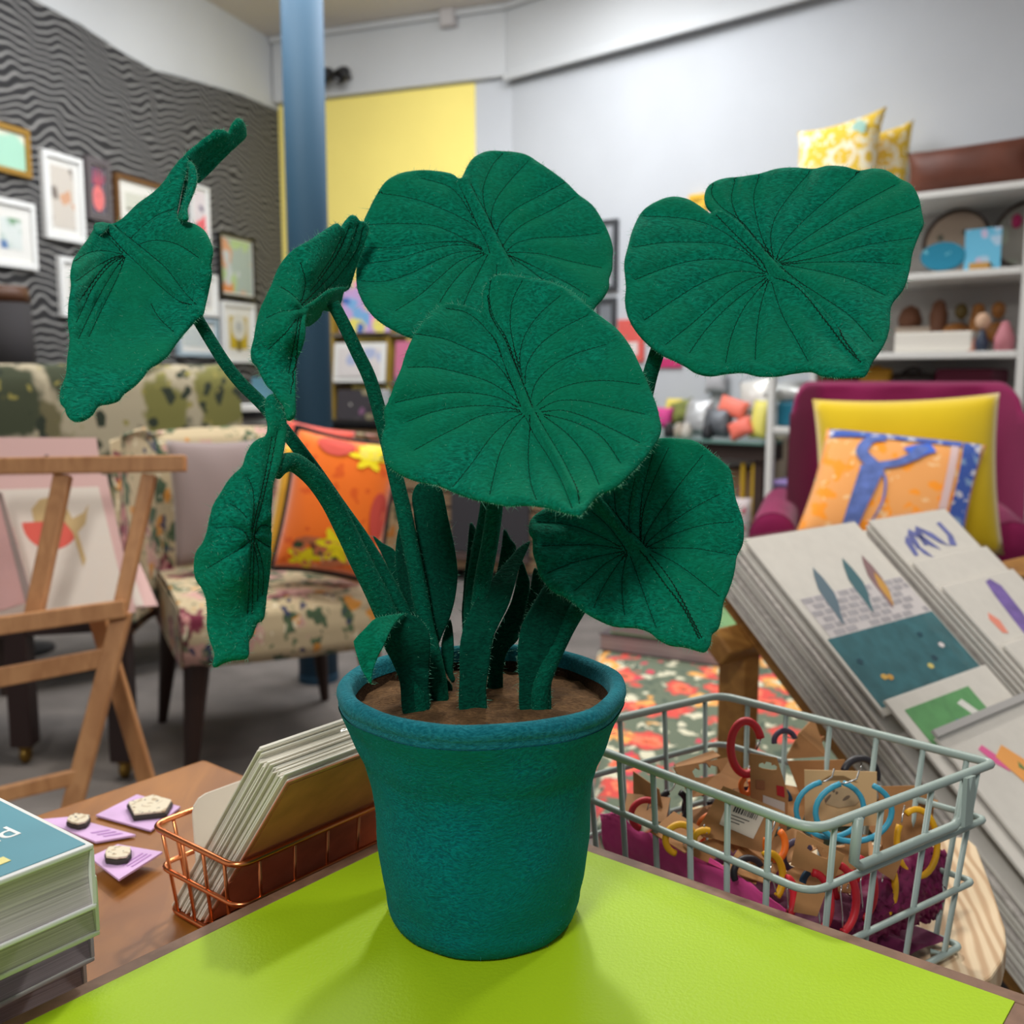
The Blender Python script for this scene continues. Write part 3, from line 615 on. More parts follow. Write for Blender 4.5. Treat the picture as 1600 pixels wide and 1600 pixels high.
MB().lathe([(.12, 0), (.12, .015), (.02, .03), (.012, .05), (.012, 1.05)], g, 24).build('stand', m_black, t, smooth=False)
MB().lathe([(.118, 1.06), (.105, 1.36), (.102, 1.36), (.115, 1.06)], g, 32).build('shade', M('charcoal_cloth', (50, 48, 50), .9), t, smooth=True)
MB().lathe([(.106, 1.36), (.098, 1.42), (.095, 1.42), (.102, 1.36)], g, 32).build('shade_band', M('brown_rail', (78, 48, 30), .5), t, smooth=True)
# dark print boxes between settee and column
q = P(402, 650, 4.3); g = V(q[0], q[1], 0)
t = thing('print_box', 'black box stand with white cards behind the floral chair', 'stand', g)
MB().abox(g[0]-.13, g[0]+.13, g[1]-.13, g[1]+.13, 0, .86).build('cabinet', m_black, t, bevel=.01)
for k in range(3): MB().box(g+Z*(.90+.028*k)+V(.015*k-.03, -.03*k, 0), V(.055, .02, 0), V(-.03, .08, 0), Z*.012).build('card_block', m_mount if k != 1 else M('grey_block', (70, 70, 74), .5), t)
MB().box(g+Z*1.03+V(.02, .05, 0), V(.05, 0, 0), V(0, .01, 0), Z*.05).build('teal_card', M('teal_card', (86, 130, 148), .5), t)

# ================================================================== MIDDLE GROUND
# ---- floral armchair
m_flor = motif('floral_linen', (184, 168, 136), [((190, 150, 140), 9, .42, .6, 6), ((70, 90, 66), 16, .46, .55, 2), ((112, 40, 60), 8.6, .44, .55, 1), ((186, 132, 128), 8.6, .29, .55, 1), ((118, 44, 64), 8.6, .17, .55, 1), ((200, 138, 62), 16, .32, .35, 5), ((52, 58, 88), 22, .30, .28, 8), ((92, 110, 80), 34, .32, .40, 11), ((214, 204, 176), 30, .26, .4, 13)],
               warp=(24, .05), scale=(1, 1, .7), bump=(300, .3))
fd = unit(V(.42, -.91, 0)); rd = V(-fd[1], fd[0], 0); rd = rd if rd[0] > 0 else -rd
gc = V(-.728, 2.945, 0)
t = thing('floral_armchair', 'armchair in cream fabric with tulips and leaves, tapered wooden legs', 'chair', gc)
def fc(a, b, z): return gc+rd*a+fd*b+Z*z
def seatbox(u, v):
    sec = [(-.30, .33), (.28, .33), (.325, .36), (.33, .42), (.32, .47), (.28, .495), (0, .51), (-.30, .50)]
    k = v*(len(sec)-1); i = min(int(k), len(sec)-2); f = k-i
    b_ = sec[i][0]*(1-f)+sec[i+1][0]*f; z_ = sec[i][1]*(1-f)+sec[i+1][1]*f
    bow = .02*(1-(2*u-1)**2)
    return fc(-.27+.54*u, b_+bow*(b_ > .2), z_)
grid_obj('seat', seatbox, 16, 28, m_flor, t)
for s in (-1, 1): MB().prism([fc(s*.27, -.30, .335), fc(s*.27, .30, .335), fc(s*.27, .31, .44), fc(s*.27, .27, .49), fc(s*.27, -.30, .49)], rd*s*.004).build('seat_side', m_flor, t)
def cback(u, v):
    # curved wing back: u across (wraps forward at the ends), v around front->top->rear
    a = -.40+.80*u; wrap = .34*max(0, (abs(a)-.23)/.17)**1.5
    top = .925-.02*(2*u-1)**2+(.02 if u < .12 else 0)
    sec = [(-.235, .40), (-.27, .60), (-.30, .80), (-.325, top-.03), (-.36, top), (-.40, top-.02), (-.41, .80), (-.385, .35)]
    k = v*(len(sec)-1); i = min(int(k), len(sec)-2); f = k-i
    b_ = sec[i][0]*(1-f)+sec[i+1][0]*f; z_ = sec[i][1]*(1-f)+sec[i+1][1]*f
    return fc(a*(1-.08*(v > .5)), b_+wrap, z_)
grid_obj('backrest', cback, 36, 28, m_flor, t)
for s in (-1, 1):
    u = 0 if s < 0 else 1
    MB().add([cback(u, i/28) for i in range(29)], [tuple(range(29)) if s > 0 else tuple(range(29))[::-1]]).build('wing_edge', m_flor, t)
m_leg = M('dark_leg_wood', (48, 30, 24), .45); m_leg2 = M('red_brown_leg', (112, 68, 38), .45)
for a, b, m_ in ((-.23, .27, m_leg), (.23, .27, m_leg2), (-.23, -.28, m_leg), (.22, -.28, m_leg)):
    MB().tube([fc(a*1.16, b*1.15, 0), fc(a, b, .34)], [.014, .036], 12).build('leg', m_, t, smooth=False)
# cushions on the floral chair
t = thing('grey_cushion', 'plain taupe grey cushion standing at left on floral armchair', 'cushion', fc(-.10, -.1, .52))
cushion('cover', M('taupe_cloth', (138, 124, 122), .9, .1, sheen=.3), t, fc(-.085, -.125, .715), unit(rd+fd*.1)*.15, unit(Z-fd*.32)*.19, .11, pinch=.06)
t = thing('orange_cushion', 'vivid orange velvet cushion with yellow flowers and black piping', 'cushion', fc(.16, 0, .52))
m_or = motif('orange_velvet', (244, 116, 22), [((226, 92, 10), 26, .42, .4, 3)], warp=(20, .05), sheen=.5, rough=.8)
cc = P(528, 790, 2.78); ox = unit(rd*.93-Z*.18+fd*.30); oy = unit(np.cross(np.cross(ox, unit(Z-fd*.30)), ox)); 
oy = unit(Z*.97+rd*-.12-fd*.25); oy = unit(oy-(oy@ox)*ox)
o, edge = cushion('cover', m_or, t, cc, ox*.145, oy*.195, .15, pinch=.07)
MB().tube(edge, .008, 8, closed=True).build('piping', M('black_piping', (22, 20, 22), .8), t, smooth=True)
on = unit(np.cross(ox, oy)); on = on if on[1] < 0 else -on
m_yp = M('yellow_petal', (240, 220, 20), .8); m_pop = M('poppy_red', (206, 78, 66), .8); m_gp = motif('flower_bed', (206, 120, 80), [((62, 78, 50), 34, .42, .5, 1), ((236, 190, 150), 40, .35, .4, 4), ((190, 60, 50), 36, .3, .3, 7)], warp=(30, .02))
def onc(u, v):   # point just proud of the orange cover
    e_ = (1-abs(u)**2.2)*(1-abs(v)**2.2); k = 1-.07*(1-v*v)*u*u; l = 1-.07*(1-u*u)*v*v
    return cc+ox*.145*u*k+oy*.195*v*l+on*(.075*max(e_, 0)**.45*1.05+.002)
def patch(name, u, v, ru, rv, mat, n=18, wob=.12, k0=0, petals=0):
    vs = [onc(u, v)]
    for i in range(n):
        a = 2*math.pi*i/n; q = 1+wob*math.sin(3*a+k0)+(.35*math.cos(petals*a) if petals else 0)
        vs.append(onc(max(-.97, min(.97, u+ru*q*math.cos(a))), max(-.97, min(.97, v+rv*q*math.sin(a)))))
    MB().add(vs, [(0, 1+i, 1+(i+1) % n) for i in range(n)]).build(name, mat, t)
patch('flower_bed_print', -.12, -.72, .62, .22, m_gp, k0=1)
patch('flower_print', .12, -.58, .30, .20, m_yp, 30, petals=6); patch('flower_print', -.45, -.82, .26, .12, m_yp, 30, petals=5)
patch('flower_bed_print', .55, .82, .34, .13, motif('flower_bed2', (226, 210, 90), [((90, 96, 60), 40, .4, .4, 2)]), k0=2)
patch('flower_print', .45, .72, .30, .16, m_yp, 30, petals=6)
patch('poppy_print', .80, -.08, .17, .34, m_pop, wob=.05); patch('poppy_print', -.20, .82, .35, .14, m_pop, wob=.08)
t = thing('yellow_cushion', 'mustard velvet cushion, only its edge showing behind the orange one', 'cushion', fc(.1, -.1, .52))
cushion('cover', M('mustard_velvet', (222, 168, 26), .8, sheen=.4), t, cc-on*.125-ox*.045-oy*.02, ox*.14, oy*.180, .09, pinch=.06)
t = thing('red_cushion', 'small coral red cushion top showing behind orange one', 'cushion', fc(0, -.2, .8))
cushion('cover', M('coral_cloth', (214, 78, 60), .85, sheen=.3), t, cc-on*.20-ox*.09+oy*.13, ox*.10, oy*.11, .09, pinch=.05)

# ---- purple wing armchair
m_pl = M('plum_wool', (120, 28, 72), .9, .1, var=(5, .12), bump=(260, .35, .002), sheen=.12)
fd = unit(V(-.29, -.957, 0)); rd = V(-fd[1], fd[0], 0)
gc = V(.985, 2.68, 0)
t = thing('wing_armchair', 'plum purple wing armchair with buttoned back and rolled arms', 'chair', gc)
BTN = [(-.18, .92), (.0, .92), (.18, .92), (-.09, .80), (.09, .80), (.20, .80), (-.18, .68), (.18, .68), (0., .68)]
def wback(u, v):
    a = -.30+.60*u
    edge_ = min(1, (1-abs(2*u-1))/.16)
    top = 1.068-.10*(1-math.sqrt(max(0, 1-(1-edge_)**2)))
    sec = [(-.18, .38), (-.20, .6), (-.235, .8), (-.265, .98), (-.29, top-.012), (-.33, top), (-.385, top-.03), (-.40, .9), (-.36, .25)]
    k = v*(len(sec)-1); i = min(int(k), len(sec)-2); f = k-i
    b_ = sec[i][0]*(1-f)+sec[i+1][0]*f; z_ = sec[i][1]*(1-f)+sec[i+1][1]*f
    if v < .5:
        for x, z in BTN: b_ -= .022*math.exp(-((a-x)**2+(z_-z)**2)/.0016)
        b_ += .012*math.cos(math.pi*(a-.09)/.09)*(.5 if z_ > .6 else 0)*math.exp(-((z_-1.0)/.08)**2)
    wing = .16*max(0, (abs(a)-.21)/.09)**1.6
    return gc+rd*(a+.045)+fd*(b_+wing*(1 if v < .6 else .8))+Z*z_
grid_obj('backrest', wback, 56, 48, m_pl, t)
for u in (0, 1): MB().add([wback(u, i/48) for i in range(49)], [tuple(range(49)) if u else tuple(range(49))[::-1]]).build('wing_edge', m_pl, t)
for x, z in BTN: MB().ball(gc+rd*(x+.045)+fd*(-.232-(z-.8)*.16)+Z*z, .012, .012, .012, 10, 6).build('button', m_pl, t, smooth=True)
def wseat(u, v):
    sec = [(-.2, .26), (.26, .26), (.285, .30), (.29, .40), (.27, .455), (.2, .475), (-.2, .47)]
    k = v*(len(sec)-1); i = min(int(k), len(sec)-2); f = k-i
    return gc+rd*(-.25+.5*u)+fd*(sec[i][0]*(1-f)+sec[i+1][0]*f)+Z*(sec[i][1]*(1-f)+sec[i+1][1]*f)
grid_obj('seat', wseat, 12, 20, m_pl, t)
for s in (-1, 1):
    a0 = gc+rd*s*.262
    def arm(u, v, a0=a0, s=s):
        r = .058*(1.05-.15*u); ang = 2*math.pi*v
        q = a0+rd*s*.015+Z*(.680+.02*(u))
        return q+fd*(.20-.50*u)+rd*r*math.cos(ang)+Z*r*math.sin(ang)
    grid_obj('arm_roll', arm, 12, 18, m_pl, t)
    MB().lathe([(0, .012), (.03, .010), (.058, 0), (.0608, -.004)], a0+rd*s*.015+Z*.680+fd*.20, 22, (rd, Z, fd)).build('arm_front_disc', m_pl, t, smooth=True)
    MB().prism([a0-rd*.036+fd*.195+Z*.25, a0+rd*.036+fd*.195+Z*.25, a0+rd*.045+fd*.195+Z*.65, a0-rd*.045+fd*.195+Z*.65], -fd*.46).build('arm_panel', m_pl, t, bevel=.01)
for a, b in ((-.24, .2), (.24, .2), (-.24, -.26), (.24, -.26)):
    MB().tube([gc+rd*a+fd*b, gc+rd*a*.96+fd*b*.95+Z*.26], [.014, .024], 10).build('leg', m_dkwood, t)
# cushions
m_yel = M('lemon_velvet', (206, 178, 8), .85, .2, var=(6, .06), bump=(160, .25), sheen=.4)
t = thing('yellow_cushion', 'large plain lemon yellow cushion on the plum armchair', 'cushion', gc+Z*.47)
yx = unit(P(1545, 720, 2.56)-P(1285, 725, 2.66)); yc = P(1415, 742, 2.50)
yy = unit(Z-fd*.22); yy = unit(yy-(yy@yx)*yx)
cushion('cover', m_yel, t, yc, yx*.216, yy*.195, .15, pinch=.06)
t = thing('lobster_cushion', 'orange cushion with blue lobster and blue scroll border on plum armchair', 'cushion', gc+Z*.47+fd*.1)
m_lob = motif('orange_coral_print', (226, 158, 92), [((240, 148, 40), 18, .40, .7, 1), ((150, 178, 132), 7, .34, .30, 5), ((232, 190, 140), 30, .3, .5, 7)], warp=(22, .05))
lx = unit(P(1525, 692, 2.33)-P(1312, 670, 2.40)); lc_ = P(1392, 768, 2.33); ly = unit(P(1315, 670, 2.42)-P(1258, 835, 2.30)); ly = unit(ly-(ly@lx)*lx*.2)
o, edge = cushion('cover', m_lob, t, lc_, lx*.178, ly*.155, .10, pinch=.05)
ln_ = unit(np.cross(lx, ly)); ln_ = ln_ if ln_[1] < 0 else -ln_
def onl(u, v):
    e_ = (1-abs(u)**2.2)*(1-abs(v)**2.2); k = 1-.05*(1-v*v)*u*u; l = 1-.05*(1-u*u)*v*v
    return lc_+lx*.178*u*k+ly*.155*v*l+ln_*(.05*max(e_, 0)**.45*1.05+.003)
def strip(name, pts, w_, mat):
    p = smooth_path(pts, n=6); vs = []
    for i in range(len(p)):
        d = p[min(i+1, len(p)-1)]-p[max(i-1, 0)]; d = d/np.linalg.norm(d); nn = np.array([-d[1], d[0]])
        ww = w_[0]+(w_[1]-w_[0])*i/(len(p)-1)
        vs += [onl(*np.clip(p[i]+nn*ww, -.96, .96)), onl(*np.clip(p[i]-nn*ww, -.96, .96))]
    MB().add(vs, [(2*i, 2*i+1, 2*i+3, 2*i+2) for i in range(len(p)-1)]).build(name, mat, t)
m_lb = M('lobster_blue', (84, 106, 172), .8, var=(40, .3)); m_lb2 = M('lobster_claw_blue', (62, 104, 206), .8)
m_bord = motif('scroll_border', (58, 88, 168), [((196, 196, 208), 40, .42, .5, 1), ((120, 150, 190), 30, .35, .4, 4)], warp=(30, .03))
strip('scroll_border', [(.82, .95), (.86, .3), (.86, -.3), (.84, -.95)], (.11, .13), m_bord)
strip('scroll_border', [(-.95, .86), (-.3, .88), (.2, .88), (.7, .88)], (.09, .07), m_bord)
strip('pale_border', [(.62, .80), (.64, .2), (.64, -.4), (.62, -.95)], (.05, .05), M('border_pink', (206, 180, 180), .8))
strip('lobster_body', [(-.30, .20), (-.33, -.2), (-.36, -.55), (-.38, -.92)], (.15, .09), m_lb)
strip('lobster_claw', [(-.28, .2), (-.48, .45), (-.42, .72), (-.24, .80)], (.08, .07), m_lb)
strip('lobster_claw', [(-.28, .2), (-.02, .30), (.16, .48), (.24, .70)], (.06, .08), m_lb)
strip('lobster_pincer', [(.10, .50), (.22, .62), (.36, .70)], (.14, .10), m_lb2)
strip('lobster_antenna', [(-.28, .2), (-.12, .0), (-.08, -.4), (-.16, -.8)], (.018, .012), m_lb)

# ---- print rack at right: sloped ply board with two columns of sleeved prints
th_ = math.radians(39); ti = math.radians(41)
wv = V(math.cos(th_), math.sin(th_), 0)*1.0; wv = unit(V(.777, .629, 0)); hc = unit(V(.629, -.777, 0))
hv = hc*math.cos(ti)-Z*math.sin(ti); nv = unit(np.cross(hv, wv)); nv = nv if nv[2] > 0 else -nv
O0 = P(1160, 845, 1.30)
def onplane(px, py, h=0.0): return plane_hit(px, py, O0+nv*h, nv)
m_ply = M('rack_wood', (176, 128, 66), .5, grain=((8, 60, 60), (150, 104, 52)))
m_sleeve = film('clear_sleeve', .16, .06, (16, .6))
m_paperw = M('print_paper', (216, 212, 204), .75, .15, var=(60, .03)); m_side = M('mount_edges', (196, 190, 184), .6, var=(120, .2))
gr = O0+wv*.3+hv*.35; gr[2] = 0
t = thing('print_browser', 'sloping wooden print rack at right holding mounted prints', 'rack', gr)
D0 = -.062
for s_ in (.012, .52, 1.02):
    q = O0+wv*s_+nv*D0; MB().prism([q-hv*.02, q+wv*.03-hv*.02, q+wv*.03+hv*.86, q+hv*.86], -nv*.035).build('rail', m_ply, t, bevel=.004)
q = O0+nv*(D0-.035)
MB().prism([q+hv*.06+wv*-.03, q+hv*.06+wv*1.06, q+hv*.10+wv*1.06, q+hv*.10+wv*-.03], -nv*.03).build('cross_bar', m_ply, t, bevel=.004)
MB().prism([q+hv*.80+wv*-.02, q+hv*.80+wv*1.06, q+hv*.84+wv*1.06, q+hv*.84+wv*-.02], -nv*.03).build('cross_bar', m_ply, t, bevel=.004)
q = O0+nv*(D0)+hv*.86
MB().prism([q-wv*.01, q+wv*1.06, q+wv*1.06+hv*.02, q-wv*.01+hv*.02], nv*.075).build('bottom_ledge', m_ply, t, bevel=.003)
for s_ in (.03, 1.02):
    a = O0+wv*s_+hv*.08+nv*(D0-.065); foot = a.copy(); foot[2] = 0
    MB().bar(foot, a, wv*.016, hc*.022).build('leg', m_ply, t, bevel=.003)
    a = O0+wv*s_+hv*.80+nv*(D0-.065); foot = a.copy(); foot[2] = 0
    MB().bar(foot, a, wv*.016, hc*.022).build('leg', m_ply, t, bevel=.003)
def sprint(label, w0, w1, h0, h1, lvl, th, parts=(), sleeve=True, board=None, mount=None):
    """one mounted print lying on the rack; w/h in metres along the rack, lvl its height over the rack plane"""
    q = O0+nv*lvl; c = lambda a, b, h=0: q+wv*a+hv*b+nv*h
    t = thing('mounted_print', label, 'print', c((w0+w1)/2, (h0+h1)/2), 'mounted prints on the rack')
    MB().prism([c(w0, h0), c(w1, h0), c(w1, h1), c(w0, h1)], nv*th).build('board', board or m_paperw, t, bevel=.0006, seg=1)
    for nm, poly, mat, lift in parts:
        MB().prism([c(w0+(w1-w0)*a, h0+(h1-h0)*b, th+lift*.00025) for a, b in poly], nv*.0003).build(nm, mat, t)
    if sleeve:
        MB().prism([c(w0-.004, h0-.003, -.0006), c(w1+.004, h0-.003, -.0006), c(w1+.004, h1+.003, -.0006), c(w0-.004, h1+.003, -.0006)], nv*(th+.0014)).build('sleeve', m_sleeve, t)
    return t
def wh(px, py, h=0.0):
    q = onplane(px, py, h)-O0; return q@wv, q@hv
rect = lambda a, b, c, d: [(a, b), (c, b), (c, d), (a, d)]
m_teal = M('print_teal', (52, 104, 112), .7, var=(50, .2)); m_greyp = M('print_grey_brick', (168, 164, 168), .7, var=(90, .12))
wA, hA = wh(1350, 815); wB, hB = wh(1384, 1120)
W1, H1 = wA*.90, max(hB, .27)
# stack under the birds print: nine boards, each a thing
ORD = 'lowest second third fourth fifth sixth seventh eighth ninth tenth eleventh twelfth thirteenth fourteenth fifteenth sixteenth seventeenth eighteenth nineteenth twentieth twenty-first twenty-second twenty-third twenty-fourth'.split()
NB_ = 9; lv = D0+.001
for k in range(NB_):
    j = random.uniform(-.004, .004); thk = .0046
    sprint(ORD[k]+' board from the bottom of the left stack on print rack', -.008+j-.0012*(NB_-k), W1-.004+j, -.006+j, .62+j*2, lv, thk, sleeve=(k in (2, 5)), board=m_side if k % 3 == 1 else m_paperw)
    lv += thk+.0019
bird_parts = [('sea_print', rect(.02, .60, .985, .965), m_teal, 1)]
m_mort = M('print_mortar', (206, 200, 200), .7)
bird_parts.append(('wall_print', rect(.05, .375, .98, .60), m_mort, 1))
for r_ in range(6):
    for c_ in range(9):
        a = .055+.103*c_+(.05 if r_ % 2 else 0); b = .38+.037*r_
        if random.random() < .86: bird_parts.append(('brick_print', rect(a, b, min(a+.085, .975), b+.028), m_greyp, 2))
def feather(x, y, s_=1.0):
    o = []
    for u, w_ in ((0, 0), (.18, .028), (.42, .048), (.62, .040), (.82, .018), (1, .006)): o.append((u, w_))
    ax, ay = -.115*s_, .32*s_; L = math.hypot(ax, ay); px_, py_ = -ay/L, ax/L
    return [(x+ax*u+px_*w_*s_*.9, y+ay*u+py_*w_*s_*.9) for u, w_ in o]+[(x+ax*u-px_*w_*s_*1.2, y+ay*u-py_*w_*s_*1.2) for u, w_ in o[::-1]]
for (x, y, mt) in ((.33, .225, M('bird_slate', (92, 112, 124), .7)), (.62, .205, M('bird_teal', (66, 104, 112), .7)), (.80, .21, M('bird_plum', (134, 104, 106), .7))):
    bird_parts.append(('bird_print', feather(x, y), mt, 3))
bird_parts.append(('bird_print', feather(.78, .32, .62), M('bird_ochre', (196, 148, 72), .7), 4))
for x, y, mt in ((.2, .84, (206, 166, 84)), (.24, .85, (196, 150, 70)), (.60, .86, (206, 190, 110)), (.82, .78, (214, 206, 206)), (.68, .83, (36, 66, 80)), (.12, .74, (30, 70, 84)), (.72, .70, (30, 70, 84))):
    bird_parts.append(('pebble_print', [(x+.025*math.cos(i*math.pi/3), y+.016*math.sin(i*math.pi/3)) for i in range(6)], M('pebble%d' % int(x*100), mt, .7), 3))
sprint('white print of three birds on a grey wall over teal water, left column', 0, W1, 0, H1, 0.0, .004, bird_parts)
# green print below
sprint('white print with green garden picture, below the birds print', .004, .238, .2585, .52, .0105, .004, [
    ('lawn_print', rect(.08, .07, .70, .26), M('print_green', (98, 158, 100), .7, var=(60, .12)), 1),
    ('white_stem_print', [(.50, .125), (.56, .115), (.63, .22), (.57, .23)], M('print_white', (222, 222, 216), .7), 2),
    ('blue_flower_print', [(.36, .20), (.40, .19), (.43, .21), (.46, .19), (.48, .245), (.38, .25)], M('print_blue', (44, 86, 190), .7), 2),
    ('white_flower_print', [(.14, .21), (.17, .235), (.19, .20), (.21, .235), (.26, .22), (.23, .265), (.16, .265)], M('print_white2', (226, 226, 220), .7), 2)])
t = sprint('white print with pink and orange figures at the bottom of left column', .026, .250, .320, .62, .0175, .004, [
    ('pink_print', [(.24, .10), (.29, .09), (.36, .17), (.34, .22), (.28, .17)], M('print_pink', (232, 104, 160), .7), 1),
    ('orange_print', [(.32, .15), (.44, .12), (.54, .22), (.48, .26), (.52, .36), (.42, .38), (.38, .28)], M('print_orange', (240, 168, 92), .7), 2),
    ('rose_print', [(.38, .30), (.58, .26), (.68, .42), (.50, .48)], M('print_rose', (238, 164, 156), .7), 1),
    ('leaf_print', [(.43, .22), (.46, .20), (.47, .25)], M('print_leaf', (92, 134, 84), .7), 3)])
MB().prism([O0+nv*.0225+wv*.024+hv*.312, O0+nv*.0225+wv*.252+hv*.312, O0+nv*.0225+wv*.252+hv*.321, O0+nv*.0225+wv*.024+hv*.321], nv*.004).build('sleeve_fold', M('sleeve_fold_grey', (176, 174, 172), .3, .5), t)
# right column
c0 = W1+.007
lv = D0+.001
for k in range(11):
    j = random.uniform(-.004, .004)
    sprint(ORD[k]+' board from the bottom of the right stack on print rack', c0+j, c0+.205+j, .015+j, .60, lv, .0046, sleeve=False, board=m_side if k % 3 == 0 else m_paperw); lv += .0068
m_ind = M('print_indigo', (104, 110, 170), .7, var=(60, .2))
crest = []
for x, y, dx in ((.22, .12, .14), (.32, .085, .20), (.44, .075, .22)): x = (x-.22)*.95+.14; crest.append(('tentacle_print', [(x, y+.12), (x+.03, y+.035), (x+.10, y), (x+dx, y+.06), (x+dx+.06, y+.15), (x+dx-.02, y+.12), (x+.10, y+.04), (x+.05, y+.12)], m_ind, 1))
crest.append(('tentacle_print', [(.72, .08), (.78, .075), (.78, .17), (.72, .23), (.64, .22), (.72, .16)], m_ind, 1))
sprint('white print with indigo tentacles at the top of right column', c0, c0+.207, .012, .31, .0145, .004, crest)
a0, b0 = .258, .095
sprint('blank white print overlapping the indigo tentacles print', a0, a0+.205, b0, b0+.30, .0205, .004, ())
a0, b0 = .262, .145
sprint('white print with a purple bird and coral mark, right column', a0, a0+.20, b0, b0+.30, .0265, .004, [
    ('bird_print', [(.52, .03), (.60, .02), (.66, .07), (.62, .22), (.52, .40), (.40, .40), (.44, .24), (.48, .11)], M('print_purple', (122, 98, 168), .7, var=(60, .2)), 1),
    ('coral_print', [(.18, .21), (.23, .18), (.28, .23), (.25, .30), (.19, .29)], M('print_coral', (236, 146, 124), .7), 1)])
a0, b0 = .268, .250
sprint('plain white print lowest in the right column at the frame edge', a0, a0+.20, b0, b0+.30, .0325, .004, ())

# ---- floral bench with two books
m_carp = motif('red_floral_carpet_cloth', (96, 108, 90), [((206, 204, 180), 26, .40, .55, 6), ((70, 86, 74), 34, .36, .45, 9), ((206, 74, 66), 13, .52, .66, 1), ((232, 124, 92), 13, .34, .66, 1), ((216, 92, 60), 13, .22, .66, 1), ((62, 60, 54), 13, .12, .66, 1), ((228, 164, 84), 10.5, .40, .34, 4), ((186, 206, 186), 10.5, .24, .34, 4), ((84, 96, 88), 10.5, .11, .34, 4), ((198, 60, 84), 30, .30, .25, 12)], warp=(34, .03), bump=(200, .3), scale=(1, .8, 1))
bq = [G(932, 1006, .45), G(926, 1290, .45), V(.98, 1.47, .45), V(1.0, 2.25, .45)]
t = thing('upholstered_bench', 'low bench covered in red and orange floral cloth, behind wire basket', 'bench', V(.6, 1.8, 0))
MB().prism([V(q[0], q[1], .16) for q in bq], Z*.29).build('upholstery', m_carp, t, bevel=.03, seg=4)
for q in bq:
    q2 = V(q[0], q[1], 0)+(V(.62, 1.75, 0)-V(q[0], q[1], 0))*.10
    MB().lathe([(.022, 0), (.03, .165)], q2, 12).build('leg', m_dkwood, t)
m_page = M('pinkish_page_edges', (186, 168, 168), .8, grain=((3, 3, 500), (150, 130, 132)))
def book(name, label, K, ex, ey, Lx, Ly, hgt, cover, pages, group, cth=.003):
    """K = nearest top... bottom corner; ex, ey unit directions; hgt thickness"""
    t = thing(name, label, 'book', K+ex*Lx/2+ey*Ly/2, group)
    pr = lambda x0, x1, y0, y1, z0, z1: [K+ex*x0+ey*y0+Z*z0, K+ex*x1+ey*y0+Z*z0, K+ex*x1+ey*y1+Z*z0, K+ex*x0+ey*y1+Z*z0]
    MB().prism(pr(0, Lx, 0, Ly, 0, 0), Z*cth).build('back_cover', cover, t, bevel=.0006, seg=1)
    MB().prism(pr(0, Lx, 0, Ly, hgt-cth, 0), Z*cth).build('front_cover', cover, t, bevel=.0006, seg=1)
    MB().prism(pr(.003, Lx-.003, .003, Ly-.003, cth, 0), Z*(hgt-2*cth)).build('pages', pages, t)
    return t
K = G(1132, 1043, .4505); ex = unit(G(945, 1017, .4505)-K); ey = unit(G(1215, 1003, .4505)-K); ey = unit(ey-(ey@ex)*ex)
m_green = M('green_book_cover', (96, 138, 84), .4, var=(12, .3)); m_dkcov = M('dark_book_cover', (58, 44, 46), .5)
book('art_book', 'lower of two pink-edged books lying on the floral bench', K, ex, ey, .30, .24, .040, m_dkcov, m_page, 'books on the floral bench')
book('art_book', 'upper pink-edged book with green cover on the floral bench', K+Z*.0405+ey*.012+ex*-.012, ex, ey, .29, .22, .040, m_green, m_page, 'books on the floral bench')

# ---- left easel (print browser), sleeved prints, low dark table
m_oak = M('oak_easel', (196, 144, 96), .45, .4, grain=((40, 40, 10), (172, 120, 76)))
ED = 1.9
ea = V(-1.0, 1.93, 0)
t = thing('wooden_easel', 'slim oak print easel with rails and crossed legs at left', 'easel', V(-.8, 1.95, 0))
Y2 = V(0, 1, 0)
def rail(name, x0, y0, x1, y1, d0, d1, wpx, m_=m_oak, depth=.02):
    a, b = P(x0, y0, d0), P(x1, y1, d1); ax = unit(b-a); s_ = unit(np.cross(ax, F)); h_ = wpx/1600*(d0+d1)/4
    MB().bar(a, b, s_*h_, unit(np.cross(ax, s_))*depth/2).build(name, m_, t, bevel=.003)
rail('top_rail', -40, 729, 290, 724, 1.90, 1.93, 26, depth=.03)
rail('slat', 99, 742, 52, 968, 1.92, 1.86, 27)
rail('slat', 234, 742, 186, 962, 1.93, 1.87, 22)
rail('shelf_rail', -40, 983, 197, 950, 1.80, 1.87, 28, depth=.05)
rail('leg', 192, 955, 95, 1330, 1.87, 1.80, 30)
rail('leg', 150, 955, 262, 1330, 1.93, 2.06, 26)
rail('cross_rail', -40, 1066, 172, 1026, 1.82, 1.86, 30)
rail('foot_rail', -40, 1252, 140, 1208, 1.76, 1.83, 24)
for x, d0 in ((95, 1.80), (262, 2.06)):
    a = P(x, 1320, d0); a2 = V(a[0]-(.03 if x < 200 else -.03), a[1], 0); MB().bar(a2, a, V(.016, 0, 0), V(0, .012, 0)).build('foot', m_oak, t, bevel=.003)
m_pinkp = M('pink_print_paper', (212, 176, 172), .7); m_cream = M('cream_print_paper', (220, 212, 202), .7)
